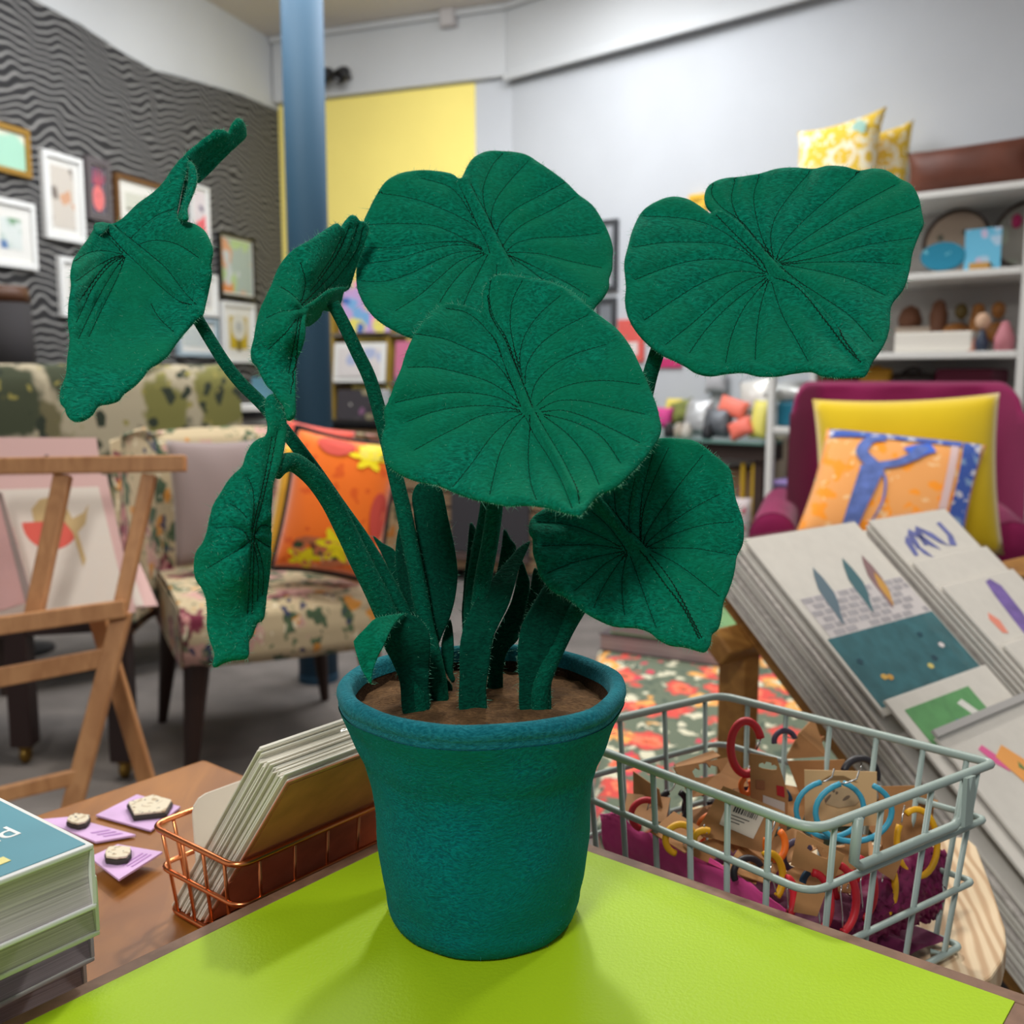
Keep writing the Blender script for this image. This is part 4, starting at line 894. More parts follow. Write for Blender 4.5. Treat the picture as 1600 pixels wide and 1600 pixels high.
def stand_print(name, label, q4, mat, parts=(), sleeve=True, th=.003, group='sleeved prints on the oak easel'):
    """q4: four world corners (tl, tr, br, bl)"""
    q4 = [np.array(q) for q in q4]; pn = unit(np.cross(q4[1]-q4[0], q4[3]-q4[0])); dv_ = unit(q4[2]-CAM); q4[2] = CAM+dv_*(((q4[0]-CAM)@pn)/(dv_@pn)); n_ = unit(np.cross(q4[1]-q4[0], q4[3]-q4[0])); n_ = n_ if n_[1] < 0 else -n_
    t = thing(name, label, 'print', (q4[2]+q4[3])/2, group)
    MB().prism(q4, -n_*th).build('board', mat, t)
    bl = lambda a, b: (q4[0]*(1-a)+q4[1]*a)*(1-b)+(q4[3]*(1-a)+q4[2]*a)*b
    for nm, poly, m_, lift in parts: MB().prism([bl(a, b)+n_*.0003*lift for a, b in poly], n_*.0003).build(nm, m_, t)
    if sleeve: MB().prism([bl(-.012, -.012)+n_*.003, bl(1.012, -.012)+n_*.003, bl(1.012, 1.012)+n_*.003, bl(-.012, 1.012)+n_*.003], -n_*(th+.006)).build('sleeve', m_sleeve2, t)
    return t
m_sleeve2 = film('crinkled_sleeve', .30, .04, (22, 1.0))
el = lambda cx, cy, rx, ry, a0=0, a1=360, n=14: [(cx+rx*math.cos(math.radians(a0+(a1-a0)*i/n)), cy+ry*math.sin(math.radians(a0+(a1-a0)*i/n))) for i in range(n+(0 if abs(a1-a0) == 360 else 1))]
stand_print('sleeved_print', 'pink print rising above the top rail of the oak easel', [P(-60, 683, 2.16), P(150, 684, 2.18), P(188, 958, 2.02), P(-60, 985, 2.0)], m_pinkp, [('dot_print', el(.62, .12, .02, .02), M('print_dot', (96, 84, 84), .7), 1)])
stand_print('sleeved_print', 'cream bird print with coral half moon behind the easel slats', [P(-60, 747, 2.10), P(166, 742, 2.12), P(212, 956, 1.97), P(-60, 985, 1.95)], m_pinkp, [
    ('cream_panel', [(.02, .09), (.93, .09), (.96, .98), (.02, .98)], m_cream, 1),
    ('coral_half_moon', el(.575, .33, .185, .20, 0, 180), M('print_coral_moon', (222, 96, 82), .7), 2),
    ('bird_body', [(.47, .33), (.46, .24), (.52, .17), (.62, .15), (.68, .2), (.72, .32), (.80, .28), (.84, .22), (.80, .36), (.74, .42), (.765, .62), (.74, .66), (.71, .42), (.66, .33)], M('print_straw', (200, 174, 124), .7), 3)])
stand_print('sleeved_print', 'small pink edged print beside the right easel leg', [P(196, 872, 2.16), P(214, 870, 2.17), P(247, 946, 2.10), P(192, 950, 2.08)], m_pinkp, [('white_panel', [(.0, .2), (.35, .2), (.60, .98), (0, .98)], m_cream, 1)])
stand_print('sleeved_print', 'pink sleeve of grey edged boards at the far left easel slot', [P(-70, 762, 1.99), P(3, 770, 2.00), P(52, 938, 1.91), P(-70, 975, 1.90)], M('rose_paper', (206, 160, 156), .7), [('grey_strip', [(.90, 0), (1, 0), (1, 1), (.90, 1)], M('print_taupe', (150, 132, 126), .6), 1)])
# low dark table behind the easel
t = thing('dark_table', 'dark low wooden table on brass castors behind the easel', 'table', V(-1.45, 2.95, 0))
m_dk = M('dark_mahogany', (44, 26, 24), .4, .5)
MB().prism([G(-60, 985, .40), G(214, 968, .40), G(222, 938, .40), G(-60, 935, .40)], Z*-.03).build('top', m_dk, t, bevel=.004)
for px, py, d0, top in ((40, 1166, 2.92, .40), (190, 1090, 2.75, .40)):
    q = G(px, py, .05) if px < 100 else P(px, py, d0)
    g = V(q[0], q[1], 0)
    MB().prism([g+V(-.03, -.03, .055), g+V(.03, -.03, .055), g+V(.03, .03, .055), g+V(-.03, .03, .055)], Z*(top-.02)).build('leg', m_dk, t, bevel=.004)
    MB().ball(g+V(0, 0, .027), .016, .026, .026, 14, 8).build('castor', M('brass', (150, 120, 60), .3, .5, 1), t, smooth=True)
    MB().lathe([(.02, .045), (.02, .06)], g, 12).build('castor_cup', M('brass2', (140, 110, 56), .35, .5, 1), t)

# ================================================================== FOREGROUND TABLES AND GOODS
TZ = .75
LC = G(728, 1263, TZ); eL = unit(V(-.630, -.7766, 0)); eR = unit(V(.7766, -.630, 0))
lenR = float((G(1592, 1552, TZ)-LC)@eR); lenL = .95
m_lime = M('lime_laminate', (152, 184, 24), .44, .16, bump=(420, .22, .0012))
m_edge = M('brown_edge_strip', (126, 94, 74), .6, grain=((60, 60, 60), (104, 76, 58)))
t = thing('lime_table', 'square table with lime green laminate top and brown edge, under the plant', 'table', LC*V(1, 1, 0)+eL*.45+eR*.2)
def lq(a0, a1, b0, b1, z): return [LC*V(1, 1, 0)+eL*a+eR*b+Z*z for a, b in ((a0, b0), (a1, b0), (a1, b1), (a0, b1))]
MB().prism(lq(0, lenL, 0, lenR, TZ-.026), Z*.026).build('tabletop', m_lime, t)
EWD = .0105
for q in (lq(-EWD, 0, -EWD, lenR+EWD, TZ-.027), lq(lenL, lenL+EWD, -EWD, lenR+EWD, TZ-.027), lq(0, lenL, -EWD, 0, TZ-.027), lq(0, lenL, lenR, lenR+EWD, TZ-.027)):
    MB().prism(q, Z*.0268).build('edge_strip', m_edge, t, bevel=.001, seg=2)
m_white_leg = M('table_leg_wood', (150, 112, 80), .5)
for a, b in ((.42, .05), (.90, .05), (.42, lenR-.05), (.90, lenR-.05)):
    MB().prism(lq(a-.022, a+.022, b-.022, b+.022, 0), Z*(TZ-.027)).build('leg', m_white_leg, t, bevel=.003)
# ---- low wooden table at left
TZL = .70
TK = G(320, 1183, TZL)
m_teak = M('orange_teak', (160, 104, 40), .42, .45, grain=((26, 5, 5), (128, 78, 26)))
t = thing('wooden_side_table', 'warm brown wooden table with rounded raised rim, left of lime table', 'table', TK*V(1, 1, 0)+eL*.4+eR*.2)
def tq(a0, a1, b0, b1, z): return [TK*V(1, 1, 0)+eL*a+eR*b+Z*z for a, b in ((a0, b0), (a1, b0), (a1, b1), (a0, b1))]
MB().prism(tq(0, .95, 0, .38, TZL-.03), Z*.03).build('tabletop', m_teak, t, bevel=.008, seg=4)
for q in (tq(.012, .024, .012, .38, TZL-.002), tq(.024, .95, .012, .024, TZL-.002)):
    pass
for a, b in ((.05, .05), (.88, .05), (.05, .33), (.88, .33)):
    MB().prism(tq(a-.02, a+.02, b-.02, b+.02, 0), Z*(TZL-.03)).build('leg', m_teak, t, bevel=.003)
# ---- four thick teal books
BT = .0352
m_tealc = M('teal_book_cover', (82, 142, 158), .45, .35, var=(6, .05)); m_coverw = M('white_cover_edge', (214, 216, 214), .5)
m_pages = M('page_edges', (204, 194, 202), .8, .1, grain=((8, 8, 900), (158, 150, 156)))
z0 = TZL+.0004
for k in range(4):
    # nearest right-hand corner in the picture, and the two directions of its edges
    zt = z0+BT
    K = G((133, 144, 152, 147)[k], (1466, 1414, 1367, 1318)[k], zt)
    ex = unit(G(-60, 1398, TZL+4*BT)-G(147, 1318, TZL+4*BT)); ey = unit(G(-20, 1238, TZL+4*BT)-G(147, 1318, TZL+4*BT)); ey = unit(ey-(ey@ex)*ex)
    if k == 0: ex = unit(ex+ey*.05); ey = unit(ey-(ey@ex)*ex)
    if k == 1: ex = unit(ex-ey*.03); ey = unit(ey-(ey@ex)*ex)
    Lx, Ly = .26, .19
    t = thing('hardback_book', ('lowest of the four stacked teal books, cover edge showing', 'second from the bottom of the four stacked teal books', 'third from the bottom of the stacked teal books, sticking out furthest', 'topmost teal book of the stack with white title lettering')[k], 'book', V(K[0], K[1], z0)+ex*Lx/2+ey*Ly/2, 'stack of teal books')
    c = lambda x, y, z: V(K[0], K[1], z0)+ex*x+ey*y+Z*z
    qd = lambda x0, x1, y0, y1, z: [c(x0, y0, z), c(x1, y0, z), c(x1, y1, z), c(x0, y1, z)]
    MB().prism(qd(0, Lx, 0, Ly, .0), Z*.0028).build('back_cover', m_coverw, t, bevel=.0008, seg=2)
    MB().prism(qd(0, Lx, 0, Ly, BT-.0030), Z*.0028).build('front_cover', m_coverw, t, bevel=.0008, seg=2)
    MB().prism(qd(.003, Lx-.003, .003, Ly-.003, BT-.0002), Z*.0004).build('cover_print', m_tealc, t)
    # slightly hollow fore edge
    n = 8; vs = []; fs = []
    for i in range(n+1):
        z_ = .0028+(BT-.0058)*i/n; hol = .0022*math.sin(math.pi*i/n)
        vs += [c(.0022, .0012+hol, z_), c(Lx-.0012, .0012+hol, z_), c(Lx-.0012, Ly-.0012, z_), c(.0022, Ly-.0012, z_)]
    for i in range(n):
        for j in range(4): fs.append((4*i+j, 4*i+(j+1) % 4, 4*i+4+(j+1) % 4, 4*i+4+j))
    fs += [(3, 2, 1, 0), (4*n, 4*n+1, 4*n+2, 4*n+3)]
    link('pages', vs, fs, m_pages, t)
    MB().prism(qd(0, .002, .0004, Ly-.0004, .0028), Z*(BT-.0058)).build('spine', m_coverw, t)
    if k == 3:
        def text(body, pos, ax, ay, size, mat, par, name='lettering', ext=.0002):
            cu = bpy.data.curves.new('text', 'FONT'); cu.body = body; cu.size = size; cu.extrude = ext; cu.align_x = 'RIGHT'
            o = bpy.data.objects.new('text', cu); COL.objects.link(o)
            dg = bpy.context.evaluated_depsgraph_get(); me = bpy.data.meshes.new_from_object(o.evaluated_get(dg))
            az = np.cross(ax, ay); vs = [np.array(pos)+v.co.x*np.array(ax)+v.co.y*np.array(ay)+v.co.z*az for v in me.vertices]
            fs = [tuple(p.vertices) for p in me.polygons]
            bpy.data.objects.remove(o); r = link(name, vs, fs, mat, par); return r
        m_wl = M('white_lettering', (226, 230, 228), .6)
        tx = unit(G(36, 1292, z0+BT)-G(-20, 1313, z0+BT)); ty = unit(np.cross(Z, tx))
        text('ld', G(37, 1302, z0+BT)+Z*.0004, tx, ty, .021, m_wl, t)
        q = G(2, 1352, z0+BT); MB().prism([q-tx*.03+Z*.0003, q+tx*.005+Z*.0003, q+tx*.005+ty*.007+Z*.0003, q-tx*.03+ty*.007+Z*.0003], Z*.0003).build('yellow_label', M('yellow_label', (222, 214, 140), .6), t)
    z0 += BT+.0005
# ---- three lilac brooch cards
m_lilac = M('lilac_card', (206, 172, 214), .6, .2, var=(30, .12))
m_stone = motif('brooch_enamel', (214, 204, 180), [((70, 62, 56), 260, .3, .4, 1), ((180, 160, 130), 160, .4, .5, 4)], rough=.5)
m_brd = M('brooch_dark_edge', (52, 48, 44), .6)
def brooch_card(label, quad, br, bw, bh, z, poly=9):
    q4 = [G(x, y, TZL+z) for x, y in quad]; t = thing('brooch_card', label, 'card', sum(q4)/4, 'brooch cards on the wooden table')
    MB().prism([q-Z*.0005 for q in q4], Z*.0016).build('card', m_lilac, t)
    c = G(br[0], br[1], TZL+z+.004); pl = [c+eR*bw*math.cos(2*math.pi*i/poly)*(1+.12*math.sin(5*i))-eL*bh*math.sin(2*math.pi*i/poly)*(1+.12*math.cos(3*i))-Z*.0028 for i in range(poly)]
    MB().prism(pl, Z*.0042).build('brooch_edge', m_brd, t, bevel=.001)
    MB().prism([c+(p-c)*.93+Z*.0043 for p in pl], Z*.002).build('brooch', m_stone, t, bevel=.0006)
    for k in range(3):
        a = q4[2]+(q4[3]-q4[2])*(.15)+(q4[1]-q4[2])*(.10+.09*k); d = (q4[3]-q4[2])
        MB().prism([a+Z*.0013, a+d*.45+Z*.0013, a+d*.45+(q4[1]-q4[2])*.035+Z*.0013, a+(q4[1]-q4[2])*.035+Z*.0013], Z*.0002).build('text_line', M('lilac_text', (176, 130, 190), .7), t)
brooch_card('lilac card with a small dark-edged brooch, next to the book stack', [(62, 1282), (108, 1278), (212, 1306), (150, 1317)], (123, 1284), .012, .009, .002)
brooch_card('lilac card with a big cream square brooch, touching the copper basket', [(150, 1275), (214, 1243), (282, 1262), (236, 1299)], (236, 1262), .024, .021, .002, 5)
brooch_card('lilac card with an oval cream brooch, nearest the lime table', [(140, 1341), (184, 1321), (254, 1333), (186, 1376)], (185, 1337), .013, .010, .010, 8)
# ---- copper wire basket
m_cop = M('copper_wire', (214, 130, 84), .28, .5, 1.0)
CZ0, CZ1 = TZL+.004, TZL+.066
ca = G(236, 1290, CZ1); cw = float((G(402, 1342, CZ1)-ca)@eR); cl = .27
def cq(a, b, z, ins=0.0):
    c_ = ca*V(1, 1, 0)+eR*cw/2-eL*cl/2
    return c_+eR*((a-.5)*cw-ins*(2*a-1))-eL*((b-.5)*cl-ins*(2*b-1))+Z*z
def rrect(fn, z, r=.012, ins=0.0, n=5):
    pts = []
    cs = [fn(0, 0, z, ins), fn(1, 0, z, ins), fn(1, 1, z, ins), fn(0, 1, z, ins)]
    for i in range(4):
        p, q, s = cs[i], cs[i-1], cs[(i+1) % 4]; a = p+unit(q-p)*r; b = p+unit(s-p)*r
        for k in range(n+1):
            u = k/n; pts.append((1-u)**2*a+2*u*(1-u)*p+u*u*b)
    return pts
t = thing('wire_basket', 'long copper wire basket full of white greeting cards', 'basket', cq(.5, .5, TZL))
MB().tube(rrect(cq, CZ1), .0021, 8, closed=True).build('rim_wire', m_cop, t, smooth=True)
MB().tube(rrect(cq, TZL+.036, ins=.003), .0019, 8, closed=True).build('middle_wire', m_cop, t, smooth=True)
MB().tube(rrect(cq, CZ0, ins=.007), .0021, 8, closed=True).build('bottom_wire', m_cop, t, smooth=True)
MB().tube(rrect(cq, CZ0-.0005, ins=.010), .0016, 6, closed=True).build('bottom_wire', m_cop, t, smooth=True)
for b in (0, 1):
    for a in (.14, .38, .62, .86): MB().tube([cq(a, b, CZ1), cq(a, b, CZ0, .007)], .0013, 6).build('upright_wire', m_cop, t, smooth=True)
for a in (0, 1):
    for k in range(9): MB().tube([cq(a, (k+.6)/9.2, CZ1), cq(a, (k+.6)/9.2, CZ0, .007)], .0013, 6).build('upright_wire', m_cop, t, smooth=True)
for k in range(5): MB().tube([cq(.1+.2*k, 0, CZ0, .007), cq(.1+.2*k, 1, CZ0, .007)], .0012, 6).build('floor_wire', m_cop, t, smooth=True)
# ---- greeting cards leaning in it
al = math.radians(37); up = eR*math.sin(al)+Z*math.cos(al); cn = unit(np.cross(up, eL)); cn = cn if cn@eR > 0 else -cn
m_env = M('white_envelope', (232, 228, 216), .6, .25); m_env2 = M('ivory_envelope', (218, 212, 198), .6, .25); m_kraft = M('kraft_card', (200, 124, 96), .6, .2, var=(40, .15))
NC = 22; wl_ = cw-.016-.044
for k in range(NC):
    b0 = cq(0, 0, CZ0+.003, .007)+eR*(.0015+wl_*k/(NC-1))-eL*(.001+random.uniform(-.002, .003))
    hgt = .171+random.uniform(-.004, .002)-.0005*k; wd = .165+random.uniform(-.004, .004)
    th = .0012
    if k < 3: hgt += .004
    lab = ORD[k].replace('lowest', 'first')+' white greeting card from the back of the row in copper basket'
    if k == NC-1: lab = 'kraft brown backed card nearest the lime table in copper basket'
    if k == 0: lab = 'thick white card at the back of the leaning row in copper basket'
    t = thing('greeting_card', lab, 'card', b0-eL*wd/2, 'greeting cards in the copper basket')
    MB().prism([b0, b0-eL*wd, b0-eL*wd+up*hgt, b0+up*hgt], cn*th*(1.6 if k == 0 else 1)).build('envelope', m_kraft if k == NC-1 else (m_env, m_env2, m_env)[k % 3], t, bevel=.0003, seg=1)
    MB().prism([b0+cn*(th*1.1)*(1.6 if k == 0 else 1)-eL*.003, b0+cn*th*1.1*(1.6 if k == 0 else 1)-eL*(wd-.003), b0+cn*th*1.1*(1.6 if k == 0 else 1)-eL*(wd-.003)+up*(hgt-.003), b0+cn*th*1.1*(1.6 if k == 0 else 1)-eL*.003+up*(hgt-.003)], cn*.0003).build('card_face', m_kraft if k == NC-1 else m_env, t)
    if k in (4, 11, 17, NC-1): MB().prism([b0-cn*.0004+eL*.002-up*.0, b0-cn*.0004-eL*(wd+.002), b0-cn*.0004-eL*(wd+.002)+up*(hgt+.003), b0-cn*.0004+eL*.002+up*(hgt+.003)], cn*.0019).build('sleeve', m_sleeve, t)
# frosted divider leaning the other way
b0 = cq(0, 0, CZ0+.002, .007)-eL*.022+eR*.0015; up2 = unit(-eR*.04+Z); wd, hgt = .10, .072; r = .012
pl = [b0+eR*.001, b0-eL*wd, b0-eL*wd+up2*hgt]+[b0+up2*(hgt-r+r*math.sin(math.radians(a)))-eL*(r-r*math.cos(math.radians(a))) for a in (90, 60, 30, 0)]
t = thing('card_divider', 'translucent rounded divider at the back of copper basket', 'divider', b0-eL*wd/2)
MB().prism(pl, np.cross(up2, eL)*.0012).build('sheet', M('frosted_sheet', (206, 198, 186), .4, .3), t)

# ---- ash wood stool under the grey-green basket
SZ = .650
m_ash, nt, bs = newmat('ash_wood'); bs.inputs['Roughness'].default_value = .45
tc = N(nt, 'ShaderNodeTexCoord'); mp = N(nt, 'ShaderNodeMapping'); mp.inputs['Rotation'].default_value = (0, 0, .5); mp.inputs['Scale'].default_value = (1.0, .45, 1); nt.links.new(tc.outputs['Object'], mp.inputs[0])
wvn = N(nt, 'ShaderNodeTexWave', Scale=34, Distortion=11, Detail=2.5); wvn.inputs['Detail Scale'].default_value = .35; nt.links.new(mp.outputs[0], wvn.inputs[0])
nt.links.new(mixc(nt, mapr(nt, wvn.outputs[0], .1, .8), lin((184, 152, 116)), lin((214, 192, 158))), bs.inputs['Base Color'])
pl = [(1150, 1470), (1180, 1330), (1470, 1306), (1510, 1308), (1526, 1322), (1552, 1392), (1571, 1450), (1573, 1475), (1567, 1500), (1550, 1525), (1500, 1560), (1400, 1610)]
pl = [G(x, y, SZ) for x, y in pl]
pl = [tuple(p) for p in pl]
sc_ = sum(np.array(p) for p in pl)/len(pl)
t = thing('ash_stool', 'pale ash stool with wavy grain and rounded corner, under wire basket', 'stool', V(sc_[0], sc_[1], 0))
MB().prism([np.array(p)-Z*.022 for p in pl], Z*.022).build('seat_board', m_ash, t, bevel=.002)
m_grn = M('olive_green_paint', (104, 132, 44), .6)
MB().prism([sc_+(np.array(p)-sc_)*V(.86, .86, 1)-Z*.12 for p in pl], Z*.0975).build('green_apron', m_grn, t)
for px, py in ((1200, 1360), (1490, 1330), (1545, 1480), (1420, 1560)):
    q = G(px, py, SZ); q = sc_+(q-sc_)*.78; MB().tube([V(q[0], q[1], 0)+(q-sc_)*V(.2, .2, 0), V(q[0], q[1], SZ-.12)], [.012, .017], 12).build('leg', m_grn, t)
# ---- grey-green wire basket
m_gw = M('grey_green_wire', (150, 166, 160), .4, .5)
RZ, BZ = .80, SZ+.006
rq = [G(1125, 1086, RZ), G(1552, 1193, RZ), G(1272, 1298, RZ), G(865, 1145, RZ)]
rc = sum(rq)/4
def gq(i, s, z, off=0.0):
    """point on basket side i (corner i -> i+1) at fraction s, height z, tapered"""
    k = 1-.10*(RZ-z)/(RZ-BZ)-off
    p = rq[i]*(1-s)+rq[(i+1) % 4]*s; q = rc+(p-rc)*k; return V(q[0], q[1], z)
def gring(z, r=.016, off=0.0):
    cs = [gq(i, 0, z, off) for i in range(4)]; pts = []
    for i in range(4):
        p, q, s = cs[i], cs[i-1], cs[(i+1) % 4]; rr = .006 if i == 1 else r; a = p+unit(q-p)*rr; b = p+unit(s-p)*rr
        for k in range(7): u = k/6; pts.append((1-u)**2*a+2*u*(1-u)*p+u*u*b)
    return pts
t = thing('wire_basket', 'grey-green wire basket filled with hoop earrings on brown cards', 'basket', V(rc[0], rc[1], SZ))
MB().tube(gring(RZ), .0033, 10, closed=True).build('rim_wire', m_gw, t, smooth=True)
for z, r in ((.757, .0026), (.708, .0024), (BZ, .0026)): MB().tube(gring(z, off=-.012), r, 8, closed=True).build('ring_wire', m_gw, t, smooth=True)
for i, fr in ((0, (.12, .28, .45, .62, .78, .92)), (1, (.10, .38, .66, .90)), (2, (.14, .28, .42, .56, .70, .84)), (3, (.10, .37, .64, .90))):
    for s in fr: MB().tube([gq(i, s, RZ), gq(i, s, BZ), rc*V(1, 1, 0)+(gq(i, s, BZ)-rc)*V(.93, .93, 0)+Z*BZ], .0022, 8).build('upright_wire', m_gw, t, smooth=True)
for s in (.25, .5, .75): MB().tube([gq(0, s, BZ), gq(2, 1-s, BZ)], .0020, 6).build('floor_wire', m_gw, t, smooth=True)
hx = [gq(1, .80, RZ), gq(1, .80, RZ-.036), gq(1, .20, RZ-.036), gq(1, .20, RZ)]
hx = [h+unit(h-rc)*V(1, 1, 0)*.004 for h in hx]
MB().tube([hx[0], hx[0]*.15+hx[1]*.85, hx[1]*.94+hx[2]*.06, hx[1]*.06+hx[2]*.94, hx[3]*.15+hx[2]*.85, hx[3]], .0034, 10).build('label_handle', m_gw, t, smooth=True)
q = hx[3]; MB().prism([q-unit(hx[0]-q)*.004, q+unit(hx[0]-q)*.006, q+unit(hx[0]-q)*.006-Z*.036, q-unit(hx[0]-q)*.004-Z*.036], unit(q-rc)*V(1, 1, 0)*.003).build('handle_plate', m_gw, t)
# ---- tissue papers
def crumple(name, label, mat, rows, th=.0008, amp=.002, n=10, cat='tissue paper'):
    """rows: list of rows of (px,py,depth) -> smooth sheet"""
    A = np.array([[P(*p) for p in r] for r in rows]); 
    A1 = np.array([smooth_path(r, n=n) for r in A]); A2 = np.array([smooth_path(A1[:, j], n=n) for j in range(A1.shape[1])]).transpose(1, 0, 2)
    h, w_, _ = A2.shape; A2 = A2+RNG.normal(0, amp*.25, (h, w_, 1))*np.array([0, 1, .6])
    t = thing(name, label, cat, A2.reshape(-1, 3).mean(0))
    o = link('sheet', list(A2.reshape(-1, 3)), [(j*w_+i, j*w_+i+1, (j+1)*w_+i+1, (j+1)*w_+i) for j in range(h-1) for i in range(w_-1)], mat, t, smooth=True)
    s = o.modifiers.new('solidify', 'SOLIDIFY'); s.thickness = th
m_pinkt = M('pink_felt_cloth', (216, 76, 146), .8, .15, sheen=.3, bump=(200, .2))
crumple('tissue_cloth', 'bright pink cloth lining the near side of the grey-green basket', m_pinkt,
        [[(938, 1272, 0.822), (966, 1272, 0.812), (1000, 1297, 0.797), (1060, 1312, 0.777), (1120, 1346, 0.747), (1180, 1386, 0.722), (1250, 1438, 0.707)],
         [(940, 1290, 0.817), (968, 1298, 0.807), (1003, 1320, 0.790), (1062, 1340, 0.770), (1122, 1374, 0.742), (1182, 1412, 0.719), (1255, 1455, 0.707)],
         [(944, 1325, 0.822), (972, 1335, 0.812), (1010, 1350, 0.800), (1066, 1376, 0.779), (1125, 1408, 0.752), (1185, 1440, 0.732), (1260, 1480, 0.722)],
         [(960, 1345, 0.852), (985, 1355, 0.847), (1020, 1370, 0.832), (1075, 1395, 0.812), (1135, 1425, 0.787), (1195, 1455, 0.772), (1265, 1490, 0.757)]])
m_rasp = M('raspberry_tissue', (122, 30, 78), .5, .3, bump=(30, .6, .006))
crumple('tissue_paper', 'dark raspberry tissue crumpled in the right corner of the basket', m_rasp,
        [[(1330, 1392, .74), (1372, 1345, .76), (1410, 1330, .775), (1450, 1322, .785), (1478, 1332, .79)],
         [(1330, 1420, .715), (1372, 1392, .73), (1412, 1372, .752), (1452, 1366, .768), (1478, 1374, .78)],
         [(1322, 1450, .71), (1370, 1432, .726), (1414, 1418, .742), (1450, 1406, .765), (1472, 1410, .776)],
         [(1318, 1478, .715), (1366, 1466, .735), (1410, 1452, .76), (1444, 1440, .778), (1466, 1436, .787)]], amp=.006)
q5 = [gq(i_, 0, BZ+.004, .05) for i_ in range(4)]; cb = sum(q5)/4
t = thing('tissue_paper', 'dark plum tissue spread under the earring cards in the basket', 'tissue paper', cb)
def bed(u, v):
    p = (q5[0]*(1-u)+q5[1]*u)*(1-v)+(q5[3]*(1-u)+q5[2]*u)*v
    return p+Z*(.012+.010*math.sin(9*u+3*v)*math.cos(7*v-4*u)+.006*math.sin(23*u+17*v))*min(1, 8*min(u, 1-u, v, 1-v)+.2)
grid_obj('sheet', bed, 30, 24, M('plum_tissue', (92, 26, 62), .6, .2), t)
# ---- earring cards
m_card = M('brown_kraft_card', (170, 124, 80), .65, .2, var=(60, .1)); m_cardl = M('beige_card', (204, 168, 122), .65, .2)
m_hole = M('hole_dark', (44, 34, 32), .9); m_silver = M('silver_hook', (200, 200, 200), .2, .5, 1)
def earrings(label, quad, d, col=None, hoops=(), mat=m_card, hole=None, extra=(), hole_s=1.0):
    """quad: four (px,py[,depth]) of the card; hoops: (cx,cy,rx,ry,depth,start,end,tube) in pixels"""
    q4 = [P(*(p if len(p) == 3 else (*p, d))) for p in quad]; n_ = unit(np.cross(q4[1]-q4[0], q4[-1]-q4[0])); n_ = n_ if n_[1] < 0 else -n_
    t = thing('earring_card', label, 'earrings', sum(q4)/len(q4), 'hoop earrings in the wire basket')
    # card with a real butterfly hanging hole
    if hole:
        hc_ = plane_hit(hole[0], hole[1], q4[0], n_); ax = unit(q4[1]-q4[0]); ay = np.cross(n_, ax); hs = .0052*hole_s
        ang = [(1, .25), (.62, .5), (.4, .28), (.3, .75), (-.3, .75), (-.4, .28), (-.62, .5), (-1, .25), (-1, -.25), (-.5, -.42), (.5, -.42), (1, -.25)]
        hl = [hc_+ax*a*hs*1.5+ay*b*hs for a, b in ang]
        bm = bmesh.new(); off = OFF[t.name]
        def loop(pts):
            v = [bm.verts.new(tuple(p-off)) for p in pts]; return [bm.edges.new((v[i], v[(i+1) % len(v)])) for i in range(len(v))]
        es = loop(q4)+loop(hl); bmesh.ops.triangle_fill(bm, edges=es, use_beauty=True)
        r = bmesh.ops.extrude_face_region(bm, geom=bm.faces[:])
        for v in [g for g in r['geom'] if isinstance(g, bmesh.types.BMVert)]: v.co -= Vector(n_*.0009)
        bmesh.ops.recalc_face_normals(bm, faces=bm.faces[:])
        me = bpy.data.meshes.new('card'); bm.to_mesh(me); bm.free(); me.materials.append(mat)
        o = bpy.data.objects.new('card', me); COL.objects.link(o); o.parent = t; OFF[o.name] = off
    else: MB().prism(q4, -n_*.0009).build('card', mat, t)
    for h in hoops:
        cx, cy, rx, ry, hd, a0, a1, tr = h[:8]; c = P(cx, cy, hd); sx = rx*hd/1600; sy = ry*hd/1600
        tl = h[8] if len(h) > 8 else .25
        X = unit(R_+F*tl); Y = unit(U+F*tl*.6)
        pts = [c+X*sx*math.cos(math.radians(a0+(a1-a0)*i/26))+Y*sy*math.sin(math.radians(a0+(a1-a0)*i/26)) for i in range(27)]
        MB().tube(pts, tr, 10).build('hoop', col, t, smooth=True)
        e0, e1 = pts[0], pts[-1]; mid = (e0+e1)/2+Y*.004
        MB().tube([e0, e0*.6+mid*.4+F*-.002, mid, mid+Y*.006+X*.002], .0006, 6).build('hook', m_silver, t, smooth=True)
    for nm, poly, mt in extra:
        MB().prism([plane_hit(x, y, q4[0]+n_*.0004, n_) for x, y in poly], n_*.0004).build(nm, mt, t)
    return t
mc = lambda n, c: M(n, c, .45, .4)
red, blue, yel, org, blk, pur, nav = mc('red_hoop', (196, 36, 48)), mc('blue_hoop', (56, 148, 176)), mc('yellow_hoop', (226, 168, 24)), mc('orange_hoop', (232, 116, 36)), mc('black_hoop', (40, 38, 44)), mc('plum_hoop', (72, 62, 82)), mc('navy_hoop', (22, 60, 88))
earrings('brown card turned edge-on at the left end of the earring basket', [(989, 1205, .82), (1029, 1233, .79), (1039, 1286, .78), (990, 1266, .81)], .8, blk, [(1010, 1290, 16, 20, .82, 200, 470, .0022)])
earrings('brown card with dark hanging hole behind the near rim, left half', [(1053, 1199, .80), (1143, 1182, .84), (1170, 1228, .82), (1080, 1246, .79)], .8, blk, [(1052, 1262, 24, 26, .80, 110, 420, .0026), (1090, 1262, 22, 24, .815, 60, 380, .0026)], hole=(1104, 1206), hole_s=1.9)
earrings('brown card lying folded above the dark-holed card', [(1053, 1194, .85), (1114, 1172, .88), (1126, 1181, .87), (1060, 1203, .84)], .85, org, [(1166, 1228, 9, 12, .79, 100, 400, .0022)])
